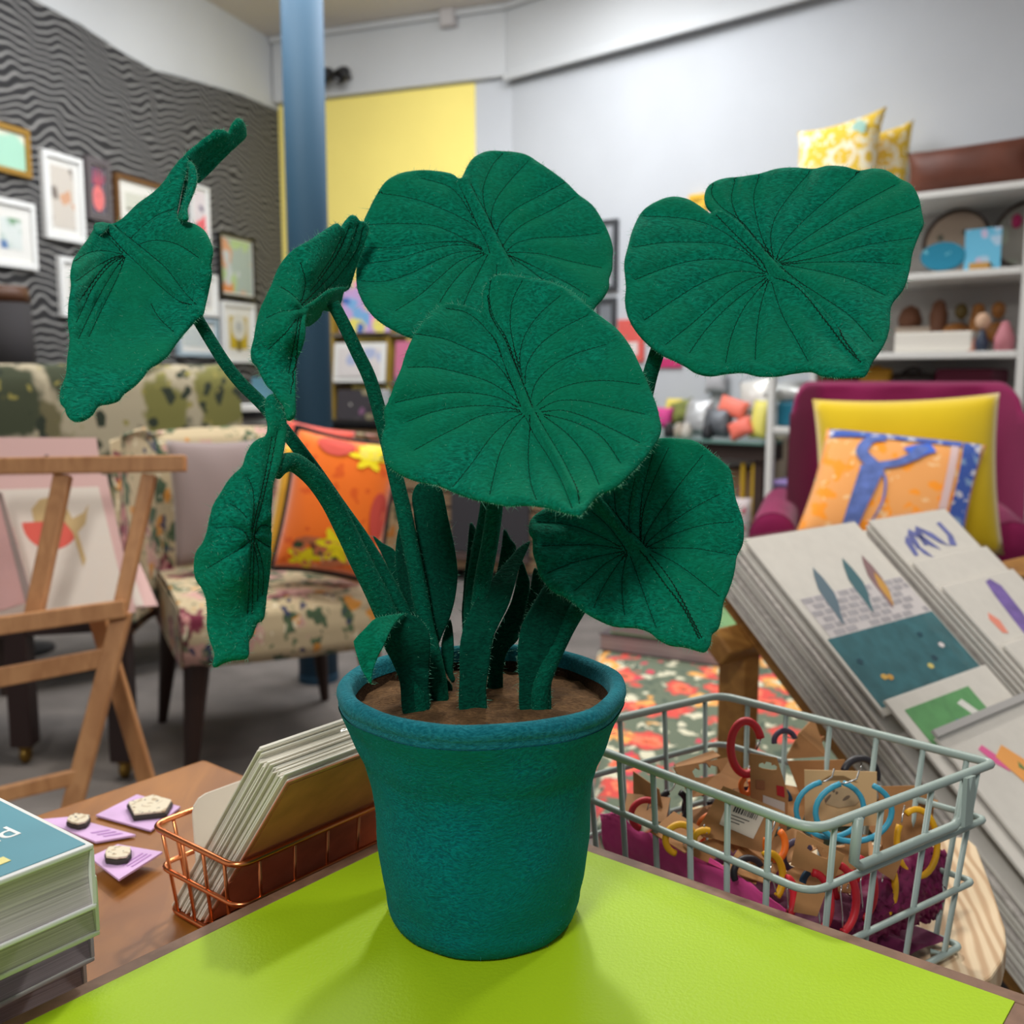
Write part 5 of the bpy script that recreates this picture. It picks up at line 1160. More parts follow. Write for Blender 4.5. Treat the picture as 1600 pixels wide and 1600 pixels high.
earrings('tall brown card with red and brown dots beside upright red hoop', [(1172, 1177), (1214, 1184), (1232, 1243), (1229, 1302), (1173, 1252)], .785, red, [(1166, 1168, 25, 41, .79, 20, 292, .0032, .1)], extra=[('brown_dot', [(1181, 1218), (1195, 1220), (1195, 1234), (1181, 1232)], M('dot_brown', (150, 98, 62), .7)), ('red_dot', [(1213, 1227), (1225, 1229), (1226, 1246), (1214, 1242)], M('dot_red', (176, 30, 40), .7)), ('price_label', [(1192, 1242), (1226, 1254), (1226, 1272), (1192, 1260)], M('label_white', (206, 200, 190), .7))], hole=(1200, 1198), hole_s=.9)
earrings('brown card at the back with a plum hoop under the far rim', [(1249, 1146, .88), (1272, 1122, .90), (1292, 1182, .88), (1228, 1186, .87)], .88, pur, [(1226, 1158, 18, 16, .86, 10, 190, .0024)], hole=(1280, 1162), hole_s=1.4)
earrings('wide brown card half hidden behind beige sketch card, black hoop', [(1230, 1189), (1320, 1187), (1330, 1240), (1252, 1246)], .84, blk, [(1344, 1212, 30, 26, .83, -20, 160, .0030)])
earrings('beige card with grey animal sketch and two sky blue hoops', [(1257, 1203), (1370, 1206), (1370, 1290), (1258, 1292)], .775, blue, [(1297, 1264, 56, 43, .745, 105, 425, .0020, .15), (1334, 1268, 62, 46, .735, 110, 418, .0021, .1)], mat=m_cardl, extra=[('animal_sketch', [(1285, 1240), (1300, 1226), (1320, 1232), (1338, 1228), (1350, 1244), (1336, 1258), (1310, 1262), (1290, 1256)], motif('sketch_grey', (176, 150, 116), [((110, 92, 76), 220, .4, .6, 1)])), ('straw_bow', [(1280, 1222), (1296, 1212), (1318, 1212), (1340, 1222), (1318, 1218), (1298, 1219)], M('straw', (128, 98, 62), .8))])
earrings('brown card at right with upright yellow hoop', [(1372, 1229), (1459, 1227), (1458, 1312), (1380, 1330)], .79, yel, [(1433, 1317, 35, 51, .765, -215, 118, .0024, .2)])
earrings('brown card under the sky blue hoops with navy hole shadow', [(1262, 1293, .74), (1356, 1305, .76), (1358, 1348, .755), (1300, 1372, .735)], .74, red, [(1340, 1388, 31, 45, .72, -80, 80, .0026, .3)], hole=(1304, 1317), hole_s=1.3)
earrings('brown card in front centre with open butterfly hole', [(1246, 1298), (1320, 1336), (1302, 1376), (1236, 1352)], .70, red, [(1270, 1412, 32, 46, .695, -70, 85, .0027, .3)], hole=(1278, 1331), hole_s=1.0)
earrings('small brown card slanting down behind the label handle', [(1359, 1343), (1416, 1327), (1396, 1376), (1374, 1362)], .735, yel, [(1366, 1384, 38, 52, .735, -80, 55, .0026, .3)])
earrings('brown card low in the basket between two red hoops', [(1249, 1378), (1290, 1396), (1277, 1432), (1240, 1425)], .69, red, [(1305, 1405, 38, 52, .70, -75, 75, .0027, .3), (1230, 1400, 12, 26, .70, -90, 90, .0030)])
m_bar = M('barcode_black', (40, 38, 38), .7)
bars = []
random.seed(5)
o_ = V(1150, 1257, 0); ex_ = V(.936, .352, 0); ey_ = V(-.42, .907, 0); x_ = 0
while x_ < 38:
    w_ = random.choice((1, 1.6, 2.4)); a = o_+ex_*x_; b = o_+ex_*(x_+w_)
    bars.append(('barcode_bar', [(a[0], a[1]), (b[0], b[1]), (b[0]+ey_[0]*12, b[1]+ey_[1]*12), (a[0]+ey_[0]*12, a[1]+ey_[1]*12)], m_bar)); x_ += w_+random.choice((1.1, 1.6, 2.2))
t = earrings('brown card with white barcode label facing the near side', [(1130, 1228, .765), (1226, 1268, .745), (1198, 1334, .735), (1086, 1302, .755)], .745, yel, [(1202, 1370, 24, 35, .71, -60, 110, .0026, .3), (1100, 1312, 18, 14, .74, 60, 220, .0026)],
         extra=[('price_label', [(1139, 1247), (1198, 1268), (1177, 1311), (1124, 1288)], M('label_white2', (214, 204, 188), .7))])
n_ = None
q4 = [P(1130, 1228, .765), P(1226, 1268, .745), P(1086, 1302, .755)]; n_ = unit(np.cross(q4[1]-q4[0], q4[2]-q4[0])); n_ = n_ if n_[1] < 0 else -n_
mb = MB()
for nm, poly, mt in bars: mb.prism([plane_hit(x, y, q4[0]+n_*.0012, n_) for x, y in poly], n_*.0002)
for k in range(3):
    a = o_+ey_*(17+5*k); b = a+ex_*(30-6*k); c_ = b+ey_*1.2; d_ = a+ey_*1.2
    mb.prism([plane_hit(p[0], p[1], q4[0]+n_*.0012, n_) for p in (a, b, c_, d_)], n_*.0002)
tag(mb.build('barcode', m_bar, t), kind='stuff')
earrings('brown card with open hole at the bottom left, over pink cloth', [(1082, 1320, .752), (1136, 1303, .757), (1197, 1346, .735), (1181, 1382, .728), (1082, 1337, .750)], .735, org, [(1212, 1320, 17, 22, .72, 150, 420, .0026, .3)], hole=(1138, 1341), hole_s=1.5)

# more cards lying in the heap
random.seed(11)
HEAP = [((1010, 1262), .79, 34, 8, 'lying flat at the left end, below the edge-on card'), ((1062, 1300), .75, 36, 40, 'tucked between pink cloth and dark-holed card'), ((1110, 1282), .80, 40, -20, 'under the barcode card, further in'),
        ((1180, 1350), .74, 38, 25, 'between the barcode card and the front butterfly card'), ((1232, 1322), .755, 36, -35, 'left of the navy holed card'), ((1222, 1250), .83, 42, 15, 'behind the dotted tall card'),
        ((1300, 1236), .86, 44, -10, 'leaning at the back behind sky blue hoops'), ((1400, 1350), .80, 40, 30, 'low on the right under the yellow hoop'), ((1330, 1342), .77, 40, -15, 'flat in the middle of the heap'), ((1420, 1262), .86, 38, 20, 'leaning on the far right wires'), ((1150, 1230), .87, 40, -25, 'standing behind the red hoop'),
        ((1268, 1372), .735, 36, 50, 'lowest in front, under the butterfly card'), ((1312, 1372), .755, 36, 10, 'between the low card and the slanting small card'), ((1400, 1290), .83, 40, -30, 'upright behind the right yellow hoop')]
for i, ((x, y), d, s_, rot, where) in enumerate(HEAP):
    a = math.radians(rot); c_, n2 = math.cos(a), math.sin(a); q = []
    for u, v in ((-1, -.8), (1, -.8), (1, .8), (-1, .8)):
        xx, yy = u*s_*c_-v*s_*n2, (u*s_*n2+v*s_*c_)*.72; q.append((x+xx, y+yy, d-yy*.0006+xx*.0002*(1 if i % 2 else -1)))
    earrings('brown earring card '+where, q, d, (red, yel, org, blk, pur, nav)[i % 6], [(x+random.uniform(-14, 14), y+random.uniform(4, 16), 24, 22, d-.012, random.uniform(-60, 60), random.uniform(200, 300), .0025)], hole=None)

# ================================================================== THE FELT PLANT
PC = V(-.018, .600, TZ)
plant = thing('felt_plant', 'handmade green felt plant with big round leaves in a teal felt pot', 'plant', PC)
m_leaf = felt('leaf_felt', (0, 76, 58), (4, 124, 98), (6, 106, 74), 18, tint=(40, 170, 130))
m_blade = felt('blade_felt', (0, 52, 40), (2, 74, 56), None, tint=(40, 140, 110), sheen=.15)
m_stem = felt('stem_felt', (0, 64, 48), (4, 94, 72), None, tint=(40, 150, 110), sheen=.2)
m_pot = felt('pot_felt', (0, 84, 92), (0, 122, 124), (0, 104, 94), 14, tint=(80, 160, 160), sheen=.2)
m_rim = felt('rim_felt', (6, 88, 100), (30, 118, 130), None, tint=(120, 180, 190), sheen=.3)
m_soil = felt('soil_felt', (70, 50, 32), (112, 84, 56), (60, 44, 30), 60, tint=(150, 120, 90), sheen=.2)
m_stitch = M('dark_green_thread', (6, 34, 22), .8, .1)
m_fuzz = M('felt_fibre', (96, 168, 138), .9, .1, sheen=.4); m_fuzzp = M('pot_fibre', (50, 128, 128), .9, .1)
# ---- pot
prof = [(.01, .0005), (.050, .0005), (.0565, .003), (.0595, .010), (.0603, .018), (.0625, .030), (.0645, .050), (.0655, .070), (.0672, .086), (.0691, .095), (.0702, .0995), (.0717, .1035), (.0736, .1075), (.0766, .115), (.0797, .1235), (.0830, .1305), (.0858, .1365)]
prof = [(r, z) for r, z in smooth_path(prof, n=3)]
roll = [(.0822+.0050*math.cos(math.radians(a)), .1440+.0052*math.sin(math.radians(a))) for a in range(-50, 181, 20)]
inner = [(.0768, .139)]
def lumpy(prof, nm, mat, n=120, amp=.0006):
    mb = MB().lathe(prof, PC, n); vs = []
    for v in mb.v:
        d = v-PC; a = math.atan2(d[1], d[0]); k = 1+amp/.07*(math.sin(3*a+d[2]*40)+.6*math.sin(7*a-d[2]*90+1)+.4*math.sin(13*a+d[2]*160))
        vs.append(PC+V(d[0]*k, d[1]*k, d[2]+amp*.8*math.sin(5*a+2)*(d[2] > .1)))
    return link(nm, vs, [f for f in mb.f if len(f) == 4], mat, plant, smooth=True)
lumpy(prof, 'pot', m_pot); lumpy([(.0846, .1355), (.0860, .1385)]+roll+inner, 'pot_rim', m_rim)
lumpy([(.0772, .1395), (.0768, .137), (.075, .130)], 'soil_edge', felt('soil_edge_felt', (30, 20, 14), (62, 44, 30), None, tint=(120, 90, 60)))
SOILZ = .1365
def soil_fn(u, v):
    r = .0765*v; a = 2*math.pi*u
    return PC+V(r*math.cos(a), r*math.sin(a), SOILZ-.004*v**3+.0012*math.sin(7*a+9*v)*v+.0010*math.sin(23*v*a))
grid_obj('soil', soil_fn, 60, 12, m_soil, plant, cu=True)

# ---- sheets of felt
def tps(ctrl):
    c = np.array(ctrl, float); xy = c[:, :2]/100; n = len(c)
    def K(a, b):
        r2 = ((a[:, None]-b[None])**2).sum(-1); return np.where(r2 > 0, .5*r2*np.log(np.maximum(r2, 1e-12)), 0)
    A = np.zeros((n+3, n+3)); A[:n, :n] = K(xy, xy)+np.eye(n)*.02; A[:n, n] = 1; A[:n, n+1:] = xy; A[n, :n] = 1; A[n+1:, :n] = xy.T
    s = np.linalg.lstsq(A, np.r_[c[:, 2], 0, 0, 0], rcond=None)[0]
    def f(p):
        p = np.atleast_2d(p)/100; return K(p, xy)@s[:n]+s[n]+p@s[n+1:]
    return f
def seg_dist(pts, poly):
    a = poly; b = np.roll(poly, -1, 0); out = np.full(len(pts), 1e9)
    for k in range(0, len(pts), 2000):
        p = pts[k:k+2000, None]; ab = (b-a)[None]; t_ = np.clip(((p-a[None])*ab).sum(-1)/np.maximum((ab**2).sum(-1), 1e-9), 0, 1)
        out[k:k+2000] = np.sqrt((((a[None]+t_[..., None]*ab)-p)**2).sum(-1)).min(1)
    return out
def inside(pts, poly):
    x, y = pts[:, 0:1], pts[:, 1:2]; a = poly; b = np.roll(poly, -1, 0)
    c = ((a[None, :, 1] > y) != (b[None, :, 1] > y)) & (x < (b[None, :, 0]-a[None, :, 0])*(y-a[None, :, 1])/(b[None, :, 1]-a[None, :, 1]+1e-12)+a[None, :, 0])
    return c.sum(1) % 2 == 1
def pdist(pts, q):
    out = np.full(len(pts), 1e9)
    for k in range(0, len(pts), 2000): out[k:k+2000] = np.sqrt(((pts[k:k+2000, None]-q[None])**2).sum(-1)).min(1)
    return out
def unproj(p, d):
    return CAM+d[:, None]*(F[None]+((p[:, 0]-800)/1600)[:, None]*R_[None]-((p[:, 1]-800)/1600)[:, None]*U[None])
def hairs(name, base, dirs, lens, mat, parent, width=.00011):
    n = len(base); side = np.cross(dirs, RNG.normal(size=(n, 3))); side /= np.linalg.norm(side, axis=1)[:, None]+1e-9
    bend = RNG.normal(size=(n, 3))*.5; m1 = base+dirs*lens[:, None]*.55+bend*lens[:, None]*.12; m2 = base+(dirs+bend*.6)*lens[:, None]
    v = np.empty((n, 5, 3)); v[:, 0] = base-side*width; v[:, 1] = base+side*width; v[:, 2] = m1-side*width*.8; v[:, 3] = m1+side*width*.8; v[:, 4] = m2
    fs = []
    for i in range(n): k = 5*i; fs += [(k, k+1, k+3, k+2), (k+2, k+3, k+4)]
    o = link(name, list(v.reshape(-1, 3)), fs, mat, parent); o['kind'] = 'stuff'; return o
def sheet(name, outline, ctrl, mat, th=.0038, step=5, veins=(), mid=None, ripple=.0012, pillow=.0014, fuzz=1.0, stitch=True, smooth_edge=True, midh=.0034, surf=.7, parent=None, waves=9):
    parent = parent or plant
    out = smooth_path(outline, step=step*.8, closed=True) if smooth_edge else np.array(outline, float)
    vp = [smooth_path(v_, step=3.5) for v_ in veins]
    mp_ = smooth_path(mid, step=3) if mid is not None else None
    x0, y0 = out.min(0); x1, y1 = out.max(0)
    gx = np.arange(x0, x1, step); gy = np.arange(y0, y1, step*.866); g = np.array([(x+(step/2 if j % 2 else 0), y) for j, y in enumerate(gy) for x in gx])
    g = g[inside(g, out)]; db = seg_dist(g, out); thpx = th*1600/.6/2
    g = g[db > thpx+step*.5]
    # inset rings for the rounded rim
    tg = np.roll(out, -1, 0)-np.roll(out, 1, 0); nn = np.stack([-tg[:, 1], tg[:, 0]], 1); nn /= np.linalg.norm(nn, axis=1)[:, None]+1e-9
    if not inside(out[:1]+nn[:1]*1.0, out)[0]: nn = -nn
    rings = []
    for f in (.15, .45, .95):
        r = out+nn*thpx*f; r = r[inside(r, out)]; r = r[seg_dist(r, out) > thpx*f*.93]; rings.append(r)
    allv = np.concatenate(vp) if vp else np.zeros((0, 2))
    if len(allv):
        allv = allv[inside(allv, out)]; allv = allv[seg_dist(allv, out) > thpx*1.2]; g = g[pdist(g, allv) > step*.6] if len(allv) else g
    pts = np.concatenate([out]+rings+[allv, g]); nb = len(out)
    r = delaunay_2d_cdt([Vector(p) for p in pts], [], [list(range(nb))], 1, 1e-3)
    p = np.array([tuple(v) for v in r[0]]); tri = np.array([f for f in r[2] if len(f) == 3])
    db = seg_dist(p, out); d = tps(ctrl)(p)
    cen = out.mean(0); ang = np.arctan2(p[:, 1]-cen[1], p[:, 0]-cen[0])
    d = d+ripple*np.sin(waves*ang+1.3)*np.exp(-db/38)+ripple*.6*np.sin((waves*1.7)*ang+.4)*np.exp(-db/24)
    pos = unproj(p, d)
    fn = np.cross(pos[tri[:, 1]]-pos[tri[:, 0]], pos[tri[:, 2]]-pos[tri[:, 0]])
    flip = (fn*(CAM-pos[tri[:, 0]])).sum(1) < 0; tri[flip] = tri[flip][:, ::-1]; fn[flip] *= -1
    nrm = np.zeros_like(pos)
    for k in range(3): np.add.at(nrm, tri[:, k], fn)
    nrm /= np.linalg.norm(nrm, axis=1)[:, None]+1e-12
    prof_ = np.sqrt(np.maximum(0, 1-(1-np.minimum(db/thpx, 1))**2)); prof_[db < .05] = 0
    rel = np.zeros(len(p))
    if vp:
        av = np.concatenate(vp); dv = pdist(p, av); rel += pillow*(1-np.exp(-(dv/13)**2))-.0015*np.exp(-(dv/3.6)**2)
    if mp_ is not None:
        dm = pdist(p, mp_); rel += midh*np.exp(-(dm/6.8)**4)
    rel *= np.minimum(db/(thpx*2), 1)
    front = pos+nrm*(th/2*prof_+rel)[:, None]; back = pos-nrm*(th/2*prof_)[:, None]
    edge = db < .05; bi = np.where(edge, np.arange(len(p)), len(p)+np.cumsum(~edge)-1)
    verts = np.concatenate([front, back[~edge]])
    faces = [tuple(t_) for t_ in tri]+[(bi[t_[2]], bi[t_[1]], bi[t_[0]]) for t_ in tri]
    o = link(name, list(verts), [tuple(int(i) for i in f) for f in faces], mat, parent, smooth=True)
    sub_parent = o
    if stitch and vp:
        mb = MB(); tree_p = p; 
        for v_ in vp:
            v_ = v_[inside(v_, out)]
            if len(v_) < 2: continue
            idx = np.array([((p-q)**2).sum(1).argmin() for q in v_]); q3 = front[idx]-0; # on the surface
            dd = unproj(v_, tps(ctrl)(v_)); 
            for i in range(0, len(v_)-1):
                a = q3[i]; b = q3[i+1]
                if np.linalg.norm(b-a) < 2e-4: continue
                s_ = unit(np.cross(b-a, nrm[idx[i]])); n3 = nrm[idx[i]]
                w_ = .00046; off = s_*.00030*(1 if i % 2 else -1); b2 = a+(b-a)*.86
                mb.add([a+s_*w_+off, a-s_*w_+off, b2-s_*w_-off, b2+s_*w_-off, a+off+n3*.00035, b2-off+n3*.00035], [(0, 4, 5, 3), (1, 2, 5, 4), (0, 1, 4), (3, 5, 2)])
        so = mb.build('stitching', m_stitch, o); so['kind'] = 'stuff'
    if fuzz:
        eb = np.where(edge)[0]; k = int(len(eb)*3.4*fuzz); ii = RNG.choice(eb, k)
        # outward direction in space from the outline normal
        j = pdist_idx(p[ii], out); od = -nn[j]; dirs = od[:, :1]*R_[None]-od[:, 1:]*U[None]
        dirs = dirs+RNG.normal(size=(k, 3))*.6; dirs /= np.linalg.norm(dirs, axis=1)[:, None]
        L = RNG.gamma(1.8, .0006, k)+.0005
        si = RNG.choice(np.where(~edge)[0], int(k*surf)); d2 = nrm[si]*.35+RNG.normal(size=(len(si), 3)); d2 /= np.linalg.norm(d2, axis=1)[:, None]
        hairs('fuzz', np.concatenate([front[ii], front[si]]), np.concatenate([dirs, d2]), np.concatenate([L, RNG.gamma(2., .0004, len(si))+.0003]), m_fuzz, o, .00008)
    return o
def pdist_idx(a, b):
    return np.concatenate([((a[k:k+1000, None]-b[None])**2).sum(-1).argmin(1) for k in range(0, len(a), 1000)]) if len(a) else np.zeros(0, int)

# ---- leaf: back centre
k2 = lambda pts: crop(400, 200, 2.6667, pts)
sheet('leaf', k2([(845, 213), (820, 195), (770, 184), (700, 178), (640, 183), (590, 196), (540, 226), (505, 275), (470, 345), (446, 400), (432, 480), (422, 550), (418, 600), (420, 660), (435, 705), (460, 750), (500, 795), (560, 835), (640, 872), (740, 895), (850, 922), (1000, 942), (1150, 952), (1270, 962), (1330, 900), (1385, 820), (1412, 752), (1445, 712), (1470, 670), (1472, 630), (1484, 590), (1486, 540), (1487, 500), (1472, 445), (1440, 380), (1400, 322), (1345, 280), (1290, 226), (1230, 180), (1180, 146), (1130, 115), (1080, 103), (1020, 98), (970, 98), (930, 110), (900, 130), (880, 160), (865, 192), (855, 212)]),
      [(560, 440, .655), (575, 345, .672), (640, 270, .690), (720, 290, .690), (790, 240, .712), (850, 260, .705), (955, 400, .672), (780, 400, .668), (880, 560, .615), (640, 520, .625), (740, 340, .680), (930, 480, .645), (572, 470, .640), (700, 400, .660)], m_leaf,
      veins=[k2(v) for v in [
          [(845, 240), (880, 310), (920, 400), (960, 480), (975, 525)], [(893, 245), (930, 310), (975, 390), (1005, 450), (1042, 520), (1075, 580)],
          [(510, 275), (600, 285), (700, 310), (800, 350), (880, 390), (930, 425)], [(690, 212), (740, 225), (800, 245), (850, 290), (905, 380)],
          [(465, 405), (600, 400), (720, 405), (800, 430), (880, 470), (940, 500)], [(450, 500), (560, 500), (680, 485), (800, 475), (880, 480), (940, 505)],
          [(470, 565), (580, 550), (680, 520), (780, 495), (880, 490), (945, 510)], [(440, 640), (540, 640), (640, 610), (740, 560), (840, 520), (940, 515)],
          [(580, 765), (680, 700), (760, 630), (850, 555), (950, 520)], [(765, 730), (810, 660), (880, 580), (955, 525)], [(865, 740), (890, 680), (930, 600), (965, 530)], [(1000, 640), (1003, 570)],
          [(1030, 110), (990, 150), (955, 220), (945, 280), (960, 360), (985, 420)], [(1135, 140), (1060, 220), (1000, 300), (980, 370), (988, 425)],
          [(1285, 230), (1170, 290), (1080, 340), (1020, 400), (1005, 445)], [(1330, 290), (1230, 345), (1120, 400), (1060, 450), (1025, 500)],
          [(1435, 440), (1300, 455), (1180, 460), (1090, 480), (1045, 515)], [(1440, 585), (1320, 560), (1200, 530), (1100, 520), (1045, 522)],
          [(1390, 705), (1300, 650), (1200, 600), (1110, 555), (1050, 530)], [(1330, 745), (1250, 680), (1150, 600), (1055, 535)]]],
      mid=k2([(868, 225), (900, 300), (945, 385), (995, 490), (1050, 590), (1120, 720), (1230, 900)]))
# ---- leaf: front centre
sheet('leaf', k2([(938, 772), (900, 755), (850, 740), (800, 735), (760, 746), (720, 780), (690, 815), (660, 860), (638, 905), (620, 950), (605, 1000), (580, 1060), (555, 1130), (533, 1180), (538, 1240), (523, 1300), (530, 1350), (550, 1408), (610, 1448), (680, 1474), (760, 1490), (830, 1520), (900, 1545), (970, 1560), (1050, 1575), (1120, 1571), (1200, 1580), (1270, 1600), (1340, 1615), (1358, 1610), (1385, 1580), (1430, 1530), (1506, 1493), (1600, 1400), (1653, 1333), (1688, 1266), (1680, 1200), (1666, 1147), (1632, 1061), (1600, 990), (1573, 933), (1540, 880), (1500, 835), (1440, 790), (1400, 757), (1330, 692), (1270, 660), (1200, 635), (1120, 625), (1050, 612), (1000, 616), (962, 648), (946, 690), (945, 735)]),
      [(752, 488, .622), (700, 480, .615), (800, 430, .628), (605, 590, .572), (600, 690, .560), (1030, 660, .548), (960, 480, .600), (909, 803, .497), (760, 770, .525), (610, 725, .548), (825, 645, .572), (740, 560, .600), (900, 560, .588), (950, 770, .512), (1000, 720, .53), (700, 690, .556)], m_leaf,
      veins=[k2(v) for v in [
          [(790, 755), (870, 770), (940, 820), (1000, 900), (1040, 1000), (1075, 1090), (1105, 1165)], [(965, 700), (985, 800), (1035, 880), (1070, 970), (1115, 1080), (1155, 1180)],
          [(660, 860), (780, 880), (880, 920), (970, 960), (1030, 1020), (1080, 1100)], [(630, 1000), (740, 1000), (860, 1025), (970, 1060), (1050, 1110), (1095, 1150)],
          [(580, 1145), (700, 1120), (820, 1105), (930, 1110), (1020, 1130), (1090, 1165)], [(630, 1225), (740, 1185), (850, 1165), (960, 1160), (1060, 1170), (1100, 1180)],
          [(660, 1345), (760, 1290), (840, 1250), (930, 1205), (1040, 1185), (1105, 1185)], [(820, 1500), (900, 1400), (980, 1290), (1050, 1225), (1110, 1192)], [(975, 1530), (995, 1440), (1020, 1350), (1070, 1260), (1120, 1200)],
          [(1170, 1555), (1145, 1480), (1135, 1380), (1140, 1270), (1145, 1215)], [(1318, 1590), (1280, 1490), (1222, 1380), (1165, 1290), (1125, 1210)], [(1348, 1570), (1322, 1480), (1274, 1378), (1216, 1280), (1165, 1195)],
          [(980, 640), (972, 700), (990, 790), (1040, 870), (1072, 960), (1100, 1040)], [(1110, 640), (1070, 720), (1060, 820), (1075, 910), (1095, 1000)], [(1270, 700), (1180, 780), (1120, 870), (1100, 960), (1108, 1040)],
          [(1385, 780), (1270, 840), (1180, 910), (1130, 990), (1122, 1070)], [(1460, 905), (1340, 940), (1240, 990), (1170, 1060), (1145, 1135)], [(1600, 1070), (1460, 1055), (1340, 1065), (1240, 1100), (1170, 1160)],
          [(1620, 1195), (1480, 1165), (1360, 1140), (1260, 1140), (1180, 1175)], [(1600, 1315), (1490, 1260), (1380, 1210), (1280, 1180), (1190, 1185)], [(1520, 1400), (1440, 1290), (1330, 1230), (1200, 1195)], [(1430, 1490), (1380, 1380), (1300, 1280), (1200, 1203)]]],
      mid=k2([(955, 760), (1000, 870), (1045, 960), (1095, 1070), (1140, 1180), (1195, 1290), (1265, 1410), (1330, 1540)]))
# ---- leaf: right
k3 = lambda pts: crop(900, 150, 2.2857, pts)
sheet('leaf', k3([(478, 422), (440, 395), (400, 372), (350, 362), (300, 373), (240, 410), (205, 470), (185, 540), (172, 600), (178, 680), (175, 740), (190, 800), (230, 860), (290, 915), (350, 945), (390, 965), (430, 990), (480, 1000), (540, 991), (600, 988), (650, 1000), (720, 1000), (780, 990), (840, 985), (880, 1000), (940, 1006), (1000, 1003), (1035, 998), (1060, 950), (1100, 890), (1120, 830), (1127, 750), (1170, 690), (1190, 630), (1203, 560), (1225, 500), (1242, 460), (1236, 420), (1226, 370), (1200, 322), (1160, 300), (1110, 270), (1060, 262), (1010, 268), (960, 255), (900, 252), (850, 262), (780, 258), (720, 262), (650, 280), (590, 290), (540, 295), (500, 305), (470, 325), (458, 360), (465, 395), (486, 418)]),
      [(1112, 335, .655), (1060, 312, .662), (985, 400, .628), (980, 470, .612), (1010, 530, .600), (1110, 300, .668), (1250, 265, .668), (1390, 270, .650), (1440, 350, .622), (1395, 480, .590), (1350, 588, .548), (1180, 582, .572), (1090, 570, .585), (1205, 425, .620), (1300, 420, .610)], m_leaf,
      veins=[k3(v) for v in [
          [(497, 440), (560, 490), (620, 550), (665, 600), (688, 640)], [(510, 420), (580, 455), (650, 520), (695, 575), (720, 600)],
          [(240, 432), (340, 435), (440, 450), (530, 490), (600, 545), (650, 595)], [(200, 543), (320, 525), (430, 525), (520, 530), (600, 560), (660, 612)], [(210, 658), (320, 615), (420, 590), (530, 585), (620, 600), (678, 632)],
          [(243, 803), (350, 730), (450, 670), (560, 630), (675, 636)], [(320, 890), (420, 810), (520, 720), (600, 665), (680, 642)], [(405, 920), (470, 830), (560, 740), (680, 650)], [(535, 955), (555, 860), (600, 760), (685, 655)], [(640, 945), (645, 850), (660, 750), (688, 660)],
          [(830, 950), (780, 860), (735, 780), (698, 665)], [(1015, 970), (960, 910), (890, 820), (800, 710), (705, 650)], [(1000, 950), (950, 880), (920, 810), (840, 720), (765, 650), (725, 615)],
          [(487, 320), (485, 355), (520, 400), (590, 450), (650, 520), (695, 575)], [(570, 300), (555, 370), (580, 440), (630, 510), (690, 575)], [(655, 285), (635, 360), (645, 440), (665, 510), (700, 580)],
          [(835, 275), (770, 350), (715, 430), (695, 500), (705, 580)], [(1010, 275), (900, 370), (800, 460), (740, 530), (715, 588)], [(1140, 320), (1010, 390), (880, 470), (780, 540), (720, 592)], [(1220, 400), (1080, 450), (940, 510), (820, 560), (725, 596)],
          [(1200, 510), (1060, 530), (920, 565), (800, 590), (730, 599)], [(1160, 603), (1040, 595), (900, 595), (780, 600), (732, 602)], [(1105, 715), (1000, 665), (900, 635), (800, 615), (735, 604)], [(1060, 880), (980, 790), (880, 720), (790, 660), (730, 610)]]],
      mid=k3([(498, 430), (570, 475), (640, 545), (705, 622), (780, 690), (870, 785), (950, 880), (1018, 962)]))
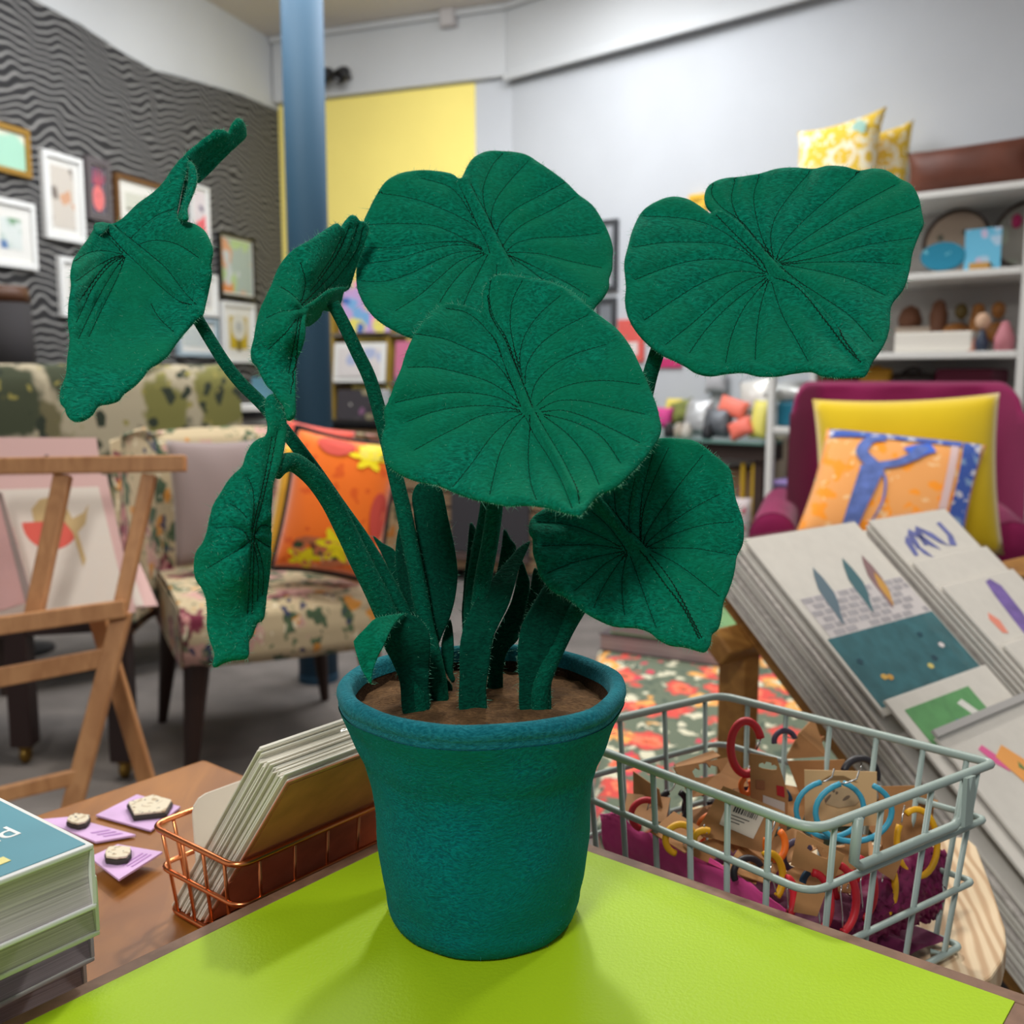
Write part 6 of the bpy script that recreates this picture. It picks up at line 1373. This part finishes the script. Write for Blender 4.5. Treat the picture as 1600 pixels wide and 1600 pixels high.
# ---- leaf: lower right
k4 = lambda pts: crop(800, 660, 4, pts)
sheet('leaf', k4([(112, 620), (106, 690), (128, 730), (130, 810), (150, 880), (170, 950), (210, 1010), (260, 1060), (330, 1092), (400, 1142), (460, 1190), (530, 1232), (620, 1270), (700, 1281), (780, 1286), (860, 1312), (920, 1360), (990, 1395), (1070, 1405), (1140, 1422), (1205, 1434), (1240, 1390), (1250, 1330), (1290, 1290), (1310, 1220), (1322, 1130), (1352, 1060), (1380, 980), (1397, 900), (1405, 840), (1440, 770), (1450, 700), (1446, 620), (1420, 540), (1395, 460), (1385, 380), (1365, 300), (1320, 250), (1260, 200), (1200, 150), (1130, 115), (1050, 105), (950, 100), (880, 112), (800, 150), (720, 240), (620, 330), (530, 425), (450, 440), (350, 470), (250, 520), (160, 570)]),
      [(1060, 686, .625), (1150, 780, .602), (1163, 835, .592), (1140, 920, .572), (1104, 1018, .548), (1000, 990, .560), (900, 940, .578), (835, 860, .598), (830, 815, .612), (930, 770, .622), (1000, 862, .597), (1000, 700, .628)], m_leaf,
      veins=[k4(v) for v in [
          [(500, 560), (600, 650), (700, 780), (720, 820)], [(590, 500), (690, 640), (800, 740), (835, 785)],
          [(160, 625), (300, 635), (430, 665), (560, 720), (680, 780)], [(190, 775), (350, 770), (520, 770), (690, 795)], [(220, 945), (380, 880), (540, 840), (700, 808)], [(390, 1055), (480, 980), (580, 890), (705, 815)], [(510, 1160), (560, 1050), (640, 920), (715, 820)], [(705, 1210), (690, 1100), (690, 960), (720, 825)], [(900, 1285), (850, 1150), (790, 980), (740, 840)],
          [(640, 440), (650, 560), (690, 650), (740, 710)], [(770, 350), (740, 500), (730, 620), (745, 710)], [(880, 200), (820, 420), (800, 600), (800, 730)], [(980, 160), (880, 380), (820, 560), (805, 750)], [(1195, 205), (1040, 400), (920, 570), (840, 700), (822, 765)], [(1300, 450), (1130, 540), (980, 640), (860, 740), (835, 775)],
          [(1385, 625), (1220, 640), (1040, 690), (880, 765), (840, 785)], [(1395, 835), (1260, 810), (1120, 790), (860, 788)], [(1295, 1090), (1160, 980), (1020, 880), (870, 805)], [(1170, 1380), (1080, 1200), (960, 1030), (850, 880), (800, 820)], [(1185, 1375), (1120, 1250), (1060, 1130), (960, 960), (860, 840)]]],
      mid=k4([(540, 500), (640, 610), (740, 725), (840, 845), (950, 985), (1050, 1130), (1130, 1270), (1185, 1380)]))
# ---- leaf: big folded one at left
k1 = lambda pts: crop(80, 160, 3.0775, pts)
big = sheet('leaf', k1([(203, 612), (220, 592), (250, 583), (285, 588), (318, 578), (355, 552), (420, 490), (490, 440), (540, 390), (580, 330), (622, 278), (655, 258), (660, 300), (645, 350), (628, 420), (612, 490), (606, 540), (635, 568), (700, 590), (742, 622), (770, 680), (777, 720), (767, 780), (770, 830), (757, 900), (742, 970), (728, 1022), (692, 1050), (640, 1110), (600, 1160), (560, 1218), (520, 1250), (470, 1280), (440, 1320), (400, 1362), (350, 1400), (325, 1432), (280, 1448), (230, 1458), (200, 1500), (155, 1528), (110, 1532), (75, 1505), (64, 1470), (42, 1440), (45, 1380), (70, 1310), (77, 1230), (88, 1140), (80, 1060), (85, 960), (95, 880), (92, 820), (105, 760), (130, 720), (165, 672)]),
      [(147, 358, .640), (110, 410, .600), (105, 500, .575), (98, 640, .535), (130, 655, .530), (200, 410, .628), (245, 460, .618), (310, 500, .600), (330, 395, .610), (290, 340, .632), (280, 260, .655), (260, 560, .570), (190, 620, .548), (180, 520, .590)], m_leaf,
      veins=[k1(v) for v in [
          [(270, 630), (350, 715), (430, 790), (520, 880), (620, 962), (690, 995)], [(310, 600), (400, 672), (480, 735), (560, 805), (640, 910), (705, 985)],
          [(110, 772), (170, 730), (250, 716), (340, 732)], [(115, 865), (220, 790), (290, 752), (345, 737)], [(130, 960), (230, 820), (290, 765), (348, 740)], [(120, 1060), (200, 890), (280, 790), (350, 742)], [(130, 1140), (220, 950), (300, 815), (353, 745)], [(180, 1130), (260, 960), (320, 840), (357, 747)],
          [(385, 655), (450, 592), (520, 540), (598, 515)], [(430, 682), (500, 665), (580, 675), (640, 700), (712, 748)], [(480, 970), (520, 1040), (590, 1107)], [(280, 660), (310, 690), (345, 728)]]],
      mid=k1([(275, 605), (350, 678), (440, 760), (530, 845), (620, 930), (705, 1010)]), midh=.0028, waves=7)
sheet('leaf_lobe', k1([(640, 262), (700, 205), (765, 153), (790, 132), (830, 132), (852, 146), (872, 103), (902, 75), (925, 97), (934, 140), (928, 172), (870, 226), (800, 295), (745, 352), (697, 388), (688, 330), (665, 300)]),
      [(292, 246, .655), (330, 205, .668), (345, 200, .670), (375, 185, .690), (382, 210, .700), (355, 240, .695), (310, 285, .690), (305, 250, .675), (350, 212, .672), (360, 208, .684)], m_leaf, parent=plant, th=.0040, step=4,
      veins=[k1(v) for v in [[(690, 320), (760, 240), (850, 165)], [(730, 330), (800, 255), (880, 190)]]], stitch=False, ripple=.0006, pillow=.0022)
sheet('leaf_fold', k1([(608, 556), (618, 500), (632, 420), (650, 340), (664, 292), (680, 300), (692, 330), (690, 400), (672, 470), (652, 520), (640, 556)]),
      [(278, 340, .640), (284, 305, .648), (294, 262, .660), (305, 280, .656), (300, 310, .650), (290, 338, .640)], m_leaf, th=.0030, step=4, stitch=False, ripple=0, fuzz=.4, waves=3)
sheet('leaf_fold', k1([(612, 560), (626, 530), (648, 470), (660, 410), (664, 345), (660, 300), (672, 284), (692, 315), (699, 370), (686, 425), (664, 476), (652, 515), (656, 556), (640, 574)]),
      [(280, 343, .627), (290, 312, .634), (296, 272, .640), (299, 255, .644), (307, 282, .636), (303, 300, .630), (292, 325, .622), (290, 342, .618)], m_leaf, th=.0042, step=3.5,
      stitch=False, ripple=.0003, pillow=.0035, waves=3)
sheet('leaf_fold', k1([(203, 606), (214, 586), (245, 580), (278, 590), (262, 616), (240, 634), (212, 628)]), [(147, 355, .640), (158, 349, .646), (170, 352, .640), (158, 363, .632)], m_leaf, th=.0036, step=3.5, ripple=0, fuzz=.6)
# ---- leaf: narrow one seen from its side
k5 = lambda pts: crop(280, 320, 3.635, pts)
sheet('leaf', k5([(870, 115), (895, 106), (918, 122), (945, 88), (972, 60), (1000, 65), (1022, 90), (1050, 96), (1072, 128), (1066, 170), (1040, 240), (1020, 300), (1000, 360), (975, 440), (958, 482), (932, 497), (912, 520), (860, 520), (810, 535), (770, 560), (730, 600), (712, 660), (710, 740), (692, 820), (670, 880), (661, 960), (660, 1050), (660, 1120), (660, 1190), (640, 1222), (612, 1220), (602, 1180), (588, 1140), (555, 1100), (528, 1060), (498, 1030), (468, 980), (440, 920), (412, 890), (410, 830), (428, 760), (440, 690), (460, 610), (490, 540), (520, 470), (560, 372), (600, 312), (650, 260), (720, 215), (800, 160)]),
      [(395, 560, .585), (405, 500, .590), (440, 410, .605), (520, 352, .625), (555, 340, .640), (575, 355, .650), (545, 450, .655), (500, 470, .625), (470, 475, .592), (455, 520, .575), (465, 570, .590), (450, 610, .575), (455, 650, .57), (425, 540, .580), (480, 420, .600)], m_leaf,
      veins=[k5(v) for v in [[(690, 330), (712, 430), (702, 510), (686, 556)], [(580, 470), (640, 512), (684, 558)], [(500, 645), (580, 610), (640, 602), (684, 590)], [(510, 822), (560, 772), (610, 722), (660, 650)],
          [(1010, 115), (960, 250), (880, 370), (790, 470), (690, 570)], [(960, 130), (905, 260), (820, 390), (740, 490)], [(920, 180), (860, 300), (780, 420)], [(1040, 130), (1000, 260), (920, 380), (840, 470), (700, 580)], [(690, 640), (672, 760), (655, 900), (630, 1080)], [(675, 640), (650, 780), (620, 960)]]], waves=6, step=4.5, fuzz=1.2)
sheet('leaf_fold', k5([(700, 590), (770, 545), (840, 490), (905, 470), (950, 470), (930, 497), (915, 555), (882, 598), (840, 604), (812, 600), (800, 630), (762, 668), (720, 690), (705, 650)]),
      [(472, 490, .598), (500, 470, .612), (538, 450, .640), (530, 475, .650), (515, 487, .640), (490, 505, .628), (475, 508, .61)], m_leaf, th=.0034, step=4, ripple=.0004)
# ---- leaf: hanging one at lower left
k6 = lambda pts: crop(280, 600, 3.479, pts)
sheet('leaf', k6([(472, 78), (505, 55), (545, 60), (560, 110), (580, 150), (581, 200), (583, 260), (570, 340), (552, 420), (525, 490), (505, 545), (500, 620), (495, 720), (496, 850), (490, 1000), (471, 1150), (456, 1280), (425, 1302), (400, 1370), (381, 1400), (380, 1470), (360, 1495), (290, 1505), (240, 1520), (200, 1541), (180, 1530), (190, 1470), (165, 1390), (150, 1320), (151, 1230), (145, 1160), (125, 1110), (92, 1060), (85, 990), (100, 910), (130, 860), (155, 800), (170, 720), (200, 640), (240, 570), (290, 500), (340, 450), (360, 390), (390, 332), (430, 300), (466, 282), (480, 230), (466, 150)]),
      [(430, 620, .580), (440, 680, .575), (425, 740, .560), (390, 700, .558), (340, 780, .548), (307, 880, .540), (325, 960, .535), (335, 1035, .525), (385, 1030, .530), (400, 850, .545), (385, 810, .538), (420, 840, .562), (418, 920, .560), (408, 980, .548), (370, 900, .530), (360, 830, .535)], m_leaf,
      veins=[k6(v) for v in [[(372, 510), (400, 580), (402, 680), (386, 800)], [(275, 655), (320, 680), (370, 732)], [(205, 785), (290, 780), (350, 802), (375, 850)], [(160, 1000), (260, 940), (350, 880), (380, 850)],
          [(500, 290), (478, 420), (440, 600), (395, 800), (382, 1000), (368, 1250)], [(530, 260), (500, 420), (460, 590), (410, 800), (400, 1000), (392, 1250)], [(490, 772), (440, 770), (400, 830)], [(480, 885), (430, 850), (402, 832)], [(398, 860), (425, 1000), (420, 1180)], [(415, 860), (450, 1000), (445, 1150)]]], waves=7, step=4.5, fuzz=1.2)
# ---- stems
def stem(pts, rpx, name='stem', flat=1.0):
    p = np.array([P(*q) for q in pts]); p = np.vstack([p, [p[-1, 0]*.97, p[-1, 1], TZ+.128]]); p = smooth_path(p, n=8); m = len(p)
    rs = [(rpx[0]+(rpx[1]-rpx[0])*(i/(m-1)))/1600*.6/2 for i in range(m)]
    o = MB().tube(p, rs, 14).build(name, m_stem, plant, smooth=True)
    # a ridge of seam and fibres
    base = []; dirs = []
    for i in range(0, m-1):
        for k in range(int(14)):
            u = RNG.random(); q = p[i]*(1-u)+p[i+1]*u; tt = unit(p[i+1]-p[i]); v = RNG.normal(size=3); v = unit(v-(v@tt)*tt); base.append(q+v*rs[i]*.98); dirs.append(unit(v+.6*RNG.normal(size=3)))
    hairs('fuzz', np.array(base), np.array(dirs), RNG.gamma(2, .0003, len(base))+.0002, m_fuzz, o, .00006)
    return o
stem([(308, 497, .612), (328, 530, .612), (350, 565, .614), (376, 598, .616), (412, 634, .618), (452, 682, .620), (492, 735, .620), (530, 790, .622), (572, 850, .622), (612, 920, .622), (642, 985, .622), (660, 1062, .622)], (19, 25))
stem([(520, 474, .625), (538, 508, .628), (558, 550, .632), (577, 590, .635), (592, 640, .637), (605, 690, .638), (617, 740, .638), (629, 790, .636), (640, 845, .633), (652, 905, .630), (666, 980, .627), (684, 1062, .624)], (21, 30))
stem([(428, 738, .568), (440, 726, .572), (456, 722, .578), (473, 731, .583), (495, 752, .588), (518, 785, .594), (541, 830, .598), (563, 876, .600), (586, 922, .602), (606, 966, .604), (630, 1020, .606), (650, 1075, .608)], (27, 40))
stem([(808, 600, .592), (780, 690, .615), (773, 790, .622), (765, 850, .622), (755, 905, .620), (748, 965, .616), (745, 1062, .612)], (26, 30))
stem([(800, 500, .675), (775, 640, .668), (760, 790, .655), (745, 870, .648), (735, 960, .643), (745, 1045, .640)], (20, 26))
stem([(1032, 535, .612), (1016, 585, .618), (1002, 640, .628), (972, 720, .640), (930, 820, .640), (890, 910, .636), (860, 985, .632), (838, 1060, .628)], (24, 30))
stem([(965, 800, .622), (945, 870, .618), (915, 930, .614), (880, 990, .610), (846, 1070, .606)], (26, 30))
# ---- strap shaped leaves rising from the soil
k7 = lambda pts: crop(520, 740, 4.2105, pts)
def blade(outline, ctrl, mat=m_blade, th=.0019, **k):
    return sheet('strap_leaf', k7(outline), [(520+a/4.2105, 740+b/4.2105, d) for a, b, d in ctrl], mat, th=th, step=5, ripple=k.pop('ripple', .0006), fuzz=k.pop('fuzz', .5), surf=.12, waves=4, **k)
blade([(905, 325), (950, 385), (988, 442), (1005, 560), (960, 740), (915, 880), (880, 980), (872, 1300), (850, 975), (852, 870), (865, 700), (885, 500)], [(905, 325, .66), (985, 440, .66), (860, 850, .648), (950, 760, .654), (872, 1290, .642)])
blade([(1128, 365), (1170, 430), (1207, 492), (1160, 600), (1110, 720), (1060, 900), (1060, 1300), (1010, 1300), (1020, 900), (1080, 640), (1110, 480)], [(1130, 370, .67), (1205, 490, .67), (1060, 900, .66), (1030, 1300, .645)])
blade([(445, 345), (418, 450), (415, 600), (440, 750), (490, 880), (560, 1000), (620, 1100), (645, 1250), (655, 1420), (700, 1420), (690, 1250), (660, 1050), (600, 880), (540, 700), (480, 450)], [(445, 350, .648), (415, 600, .644), (520, 800, .650), (630, 1100, .642), (680, 1400, .632)])
blade([(265, 412), (330, 458), (412, 512), (440, 640), (480, 780), (540, 920), (620, 1080), (640, 1300), (600, 1300), (560, 1080), (480, 880), (400, 700), (330, 545)], [(265, 415, .66), (412, 515, .655), (540, 920, .648), (620, 1290, .64)])
blade([(555, 72), (522, 150), (532, 250), (550, 400), (570, 560), (590, 700), (620, 850), (650, 1000), (655, 1150), (660, 1300), (690, 1395), (740, 1430), (785, 1430), (782, 1390), (740, 1330), (705, 1240), (692, 1150), (722, 1060), (770, 950), (808, 800), (820, 650), (800, 480), (760, 300), (727, 135), (702, 90), (620, 60)],
      [(555, 75, .645), (700, 90, .638), (820, 650, .628), (590, 700, .640), (650, 1000, .632), (720, 1060, .634), (690, 1300, .634), (770, 1420, .640)])
blade([(770, 960), (792, 1050), (797, 1200), (790, 1300), (806, 1352), (785, 1376), (742, 1300), (715, 1180), (722, 1080)], [(770, 960, .645), (795, 1200, .638), (720, 1100, .640), (795, 1360, .630)])
blade([(1240, 570), (1280, 660), (1297, 740), (1270, 880), (1240, 1000), (1220, 1090), (1150, 1170), (1122, 1280), (1110, 1450), (1012, 1460), (1030, 1280), (1055, 1090), (1105, 980), (1170, 850), (1210, 700)], [(1240, 570, .646), (1295, 740, .644), (1220, 1090, .636), (1110, 980, .638), (1060, 1410, .645)])
blade([(1330, 620), (1395, 730), (1330, 860), (1275, 990), (1255, 1300), (1215, 1300), (1240, 1000), (1262, 880), (1300, 740)], [(1330, 620, .655), (1390, 730, .650), (1260, 950, .642), (1235, 1300, .63)])
blade([(842, 1600), (834, 1300), (835, 1150), (850, 1050), (880, 950), (950, 820), (1050, 690), (1150, 570), (1220, 490), (1292, 446), (1295, 466), (1260, 545), (1220, 640), (1190, 760), (1150, 880), (1090, 1000), (1050, 1100), (1030, 1250), (1010, 1400), (1000, 1600)],
      [(1292, 450, .640), (1050, 690, .622), (1190, 760, .618), (850, 1050, .604), (1050, 1100, .606), (920, 1300, .603), (920, 1550, .604)])
blade([(1242, 1580), (1225, 1350), (1215, 1200), (1225, 1080), (1250, 980), (1310, 870), (1390, 740), (1440, 700), (1640, 890), (1600, 962), (1540, 1080), (1480, 1170), (1456, 1250), (1437, 1400), (1420, 1580)],
      [(1440, 700, .622), (1640, 890, .612), (1250, 980, .604), (1480, 1170, .606), (1330, 1250, .604), (1330, 1520, .606)])
blade([(472, 1600), (440, 1370), (390, 1240), (337, 1130), (370, 1040), (420, 970), (465, 928), (520, 930), (580, 965), (630, 1040), (641, 1120), (636, 1250), (630, 1400), (625, 1600)],
      [(465, 928, .590), (560, 950, .592), (640, 1120, .590), (340, 1130, .582), (530, 1250, .599), (545, 1540, .603)])
blade([(475, 922), (430, 926), (400, 929), (330, 940), (270, 960), (220, 1010), (145, 1090), (139, 1120), (160, 1200), (190, 1290), (240, 1372), (254, 1382), (264, 1300), (300, 1200), (332, 1140), (367, 1060), (412, 982), (470, 930)],
      [(470, 926, .588), (400, 960, .578), (270, 960, .568), (145, 1100, .562), (330, 1140, .560), (250, 1380, .556), (240, 1200, .560)], mat=m_leaf)  # lit face of the same curled strap, light put in as brighter felt
# ---- fibres on the pot
n = 5200; a = RNG.random(n)*2*math.pi; i = RNG.integers(0, len(prof), n); pr = np.array(prof); rr, zz = pr[i, 0], pr[i, 1]
k = n//4; rl = np.array(roll); j = RNG.integers(0, len(rl), k); rr[:k] = rl[j, 0]; zz[:k] = rl[j, 1]
bp_ = PC[None]+np.stack([rr*np.cos(a), rr*np.sin(a), zz], 1); dr = np.stack([np.cos(a), np.sin(a), np.zeros(n)], 1)*.5+RNG.normal(size=(n, 3))*.7; dr /= np.linalg.norm(dr, axis=1)[:, None]
hairs('pot_fuzz', bp_, dr, RNG.gamma(2, .00040, n)+.0003, m_fuzzp, plant, .00007)
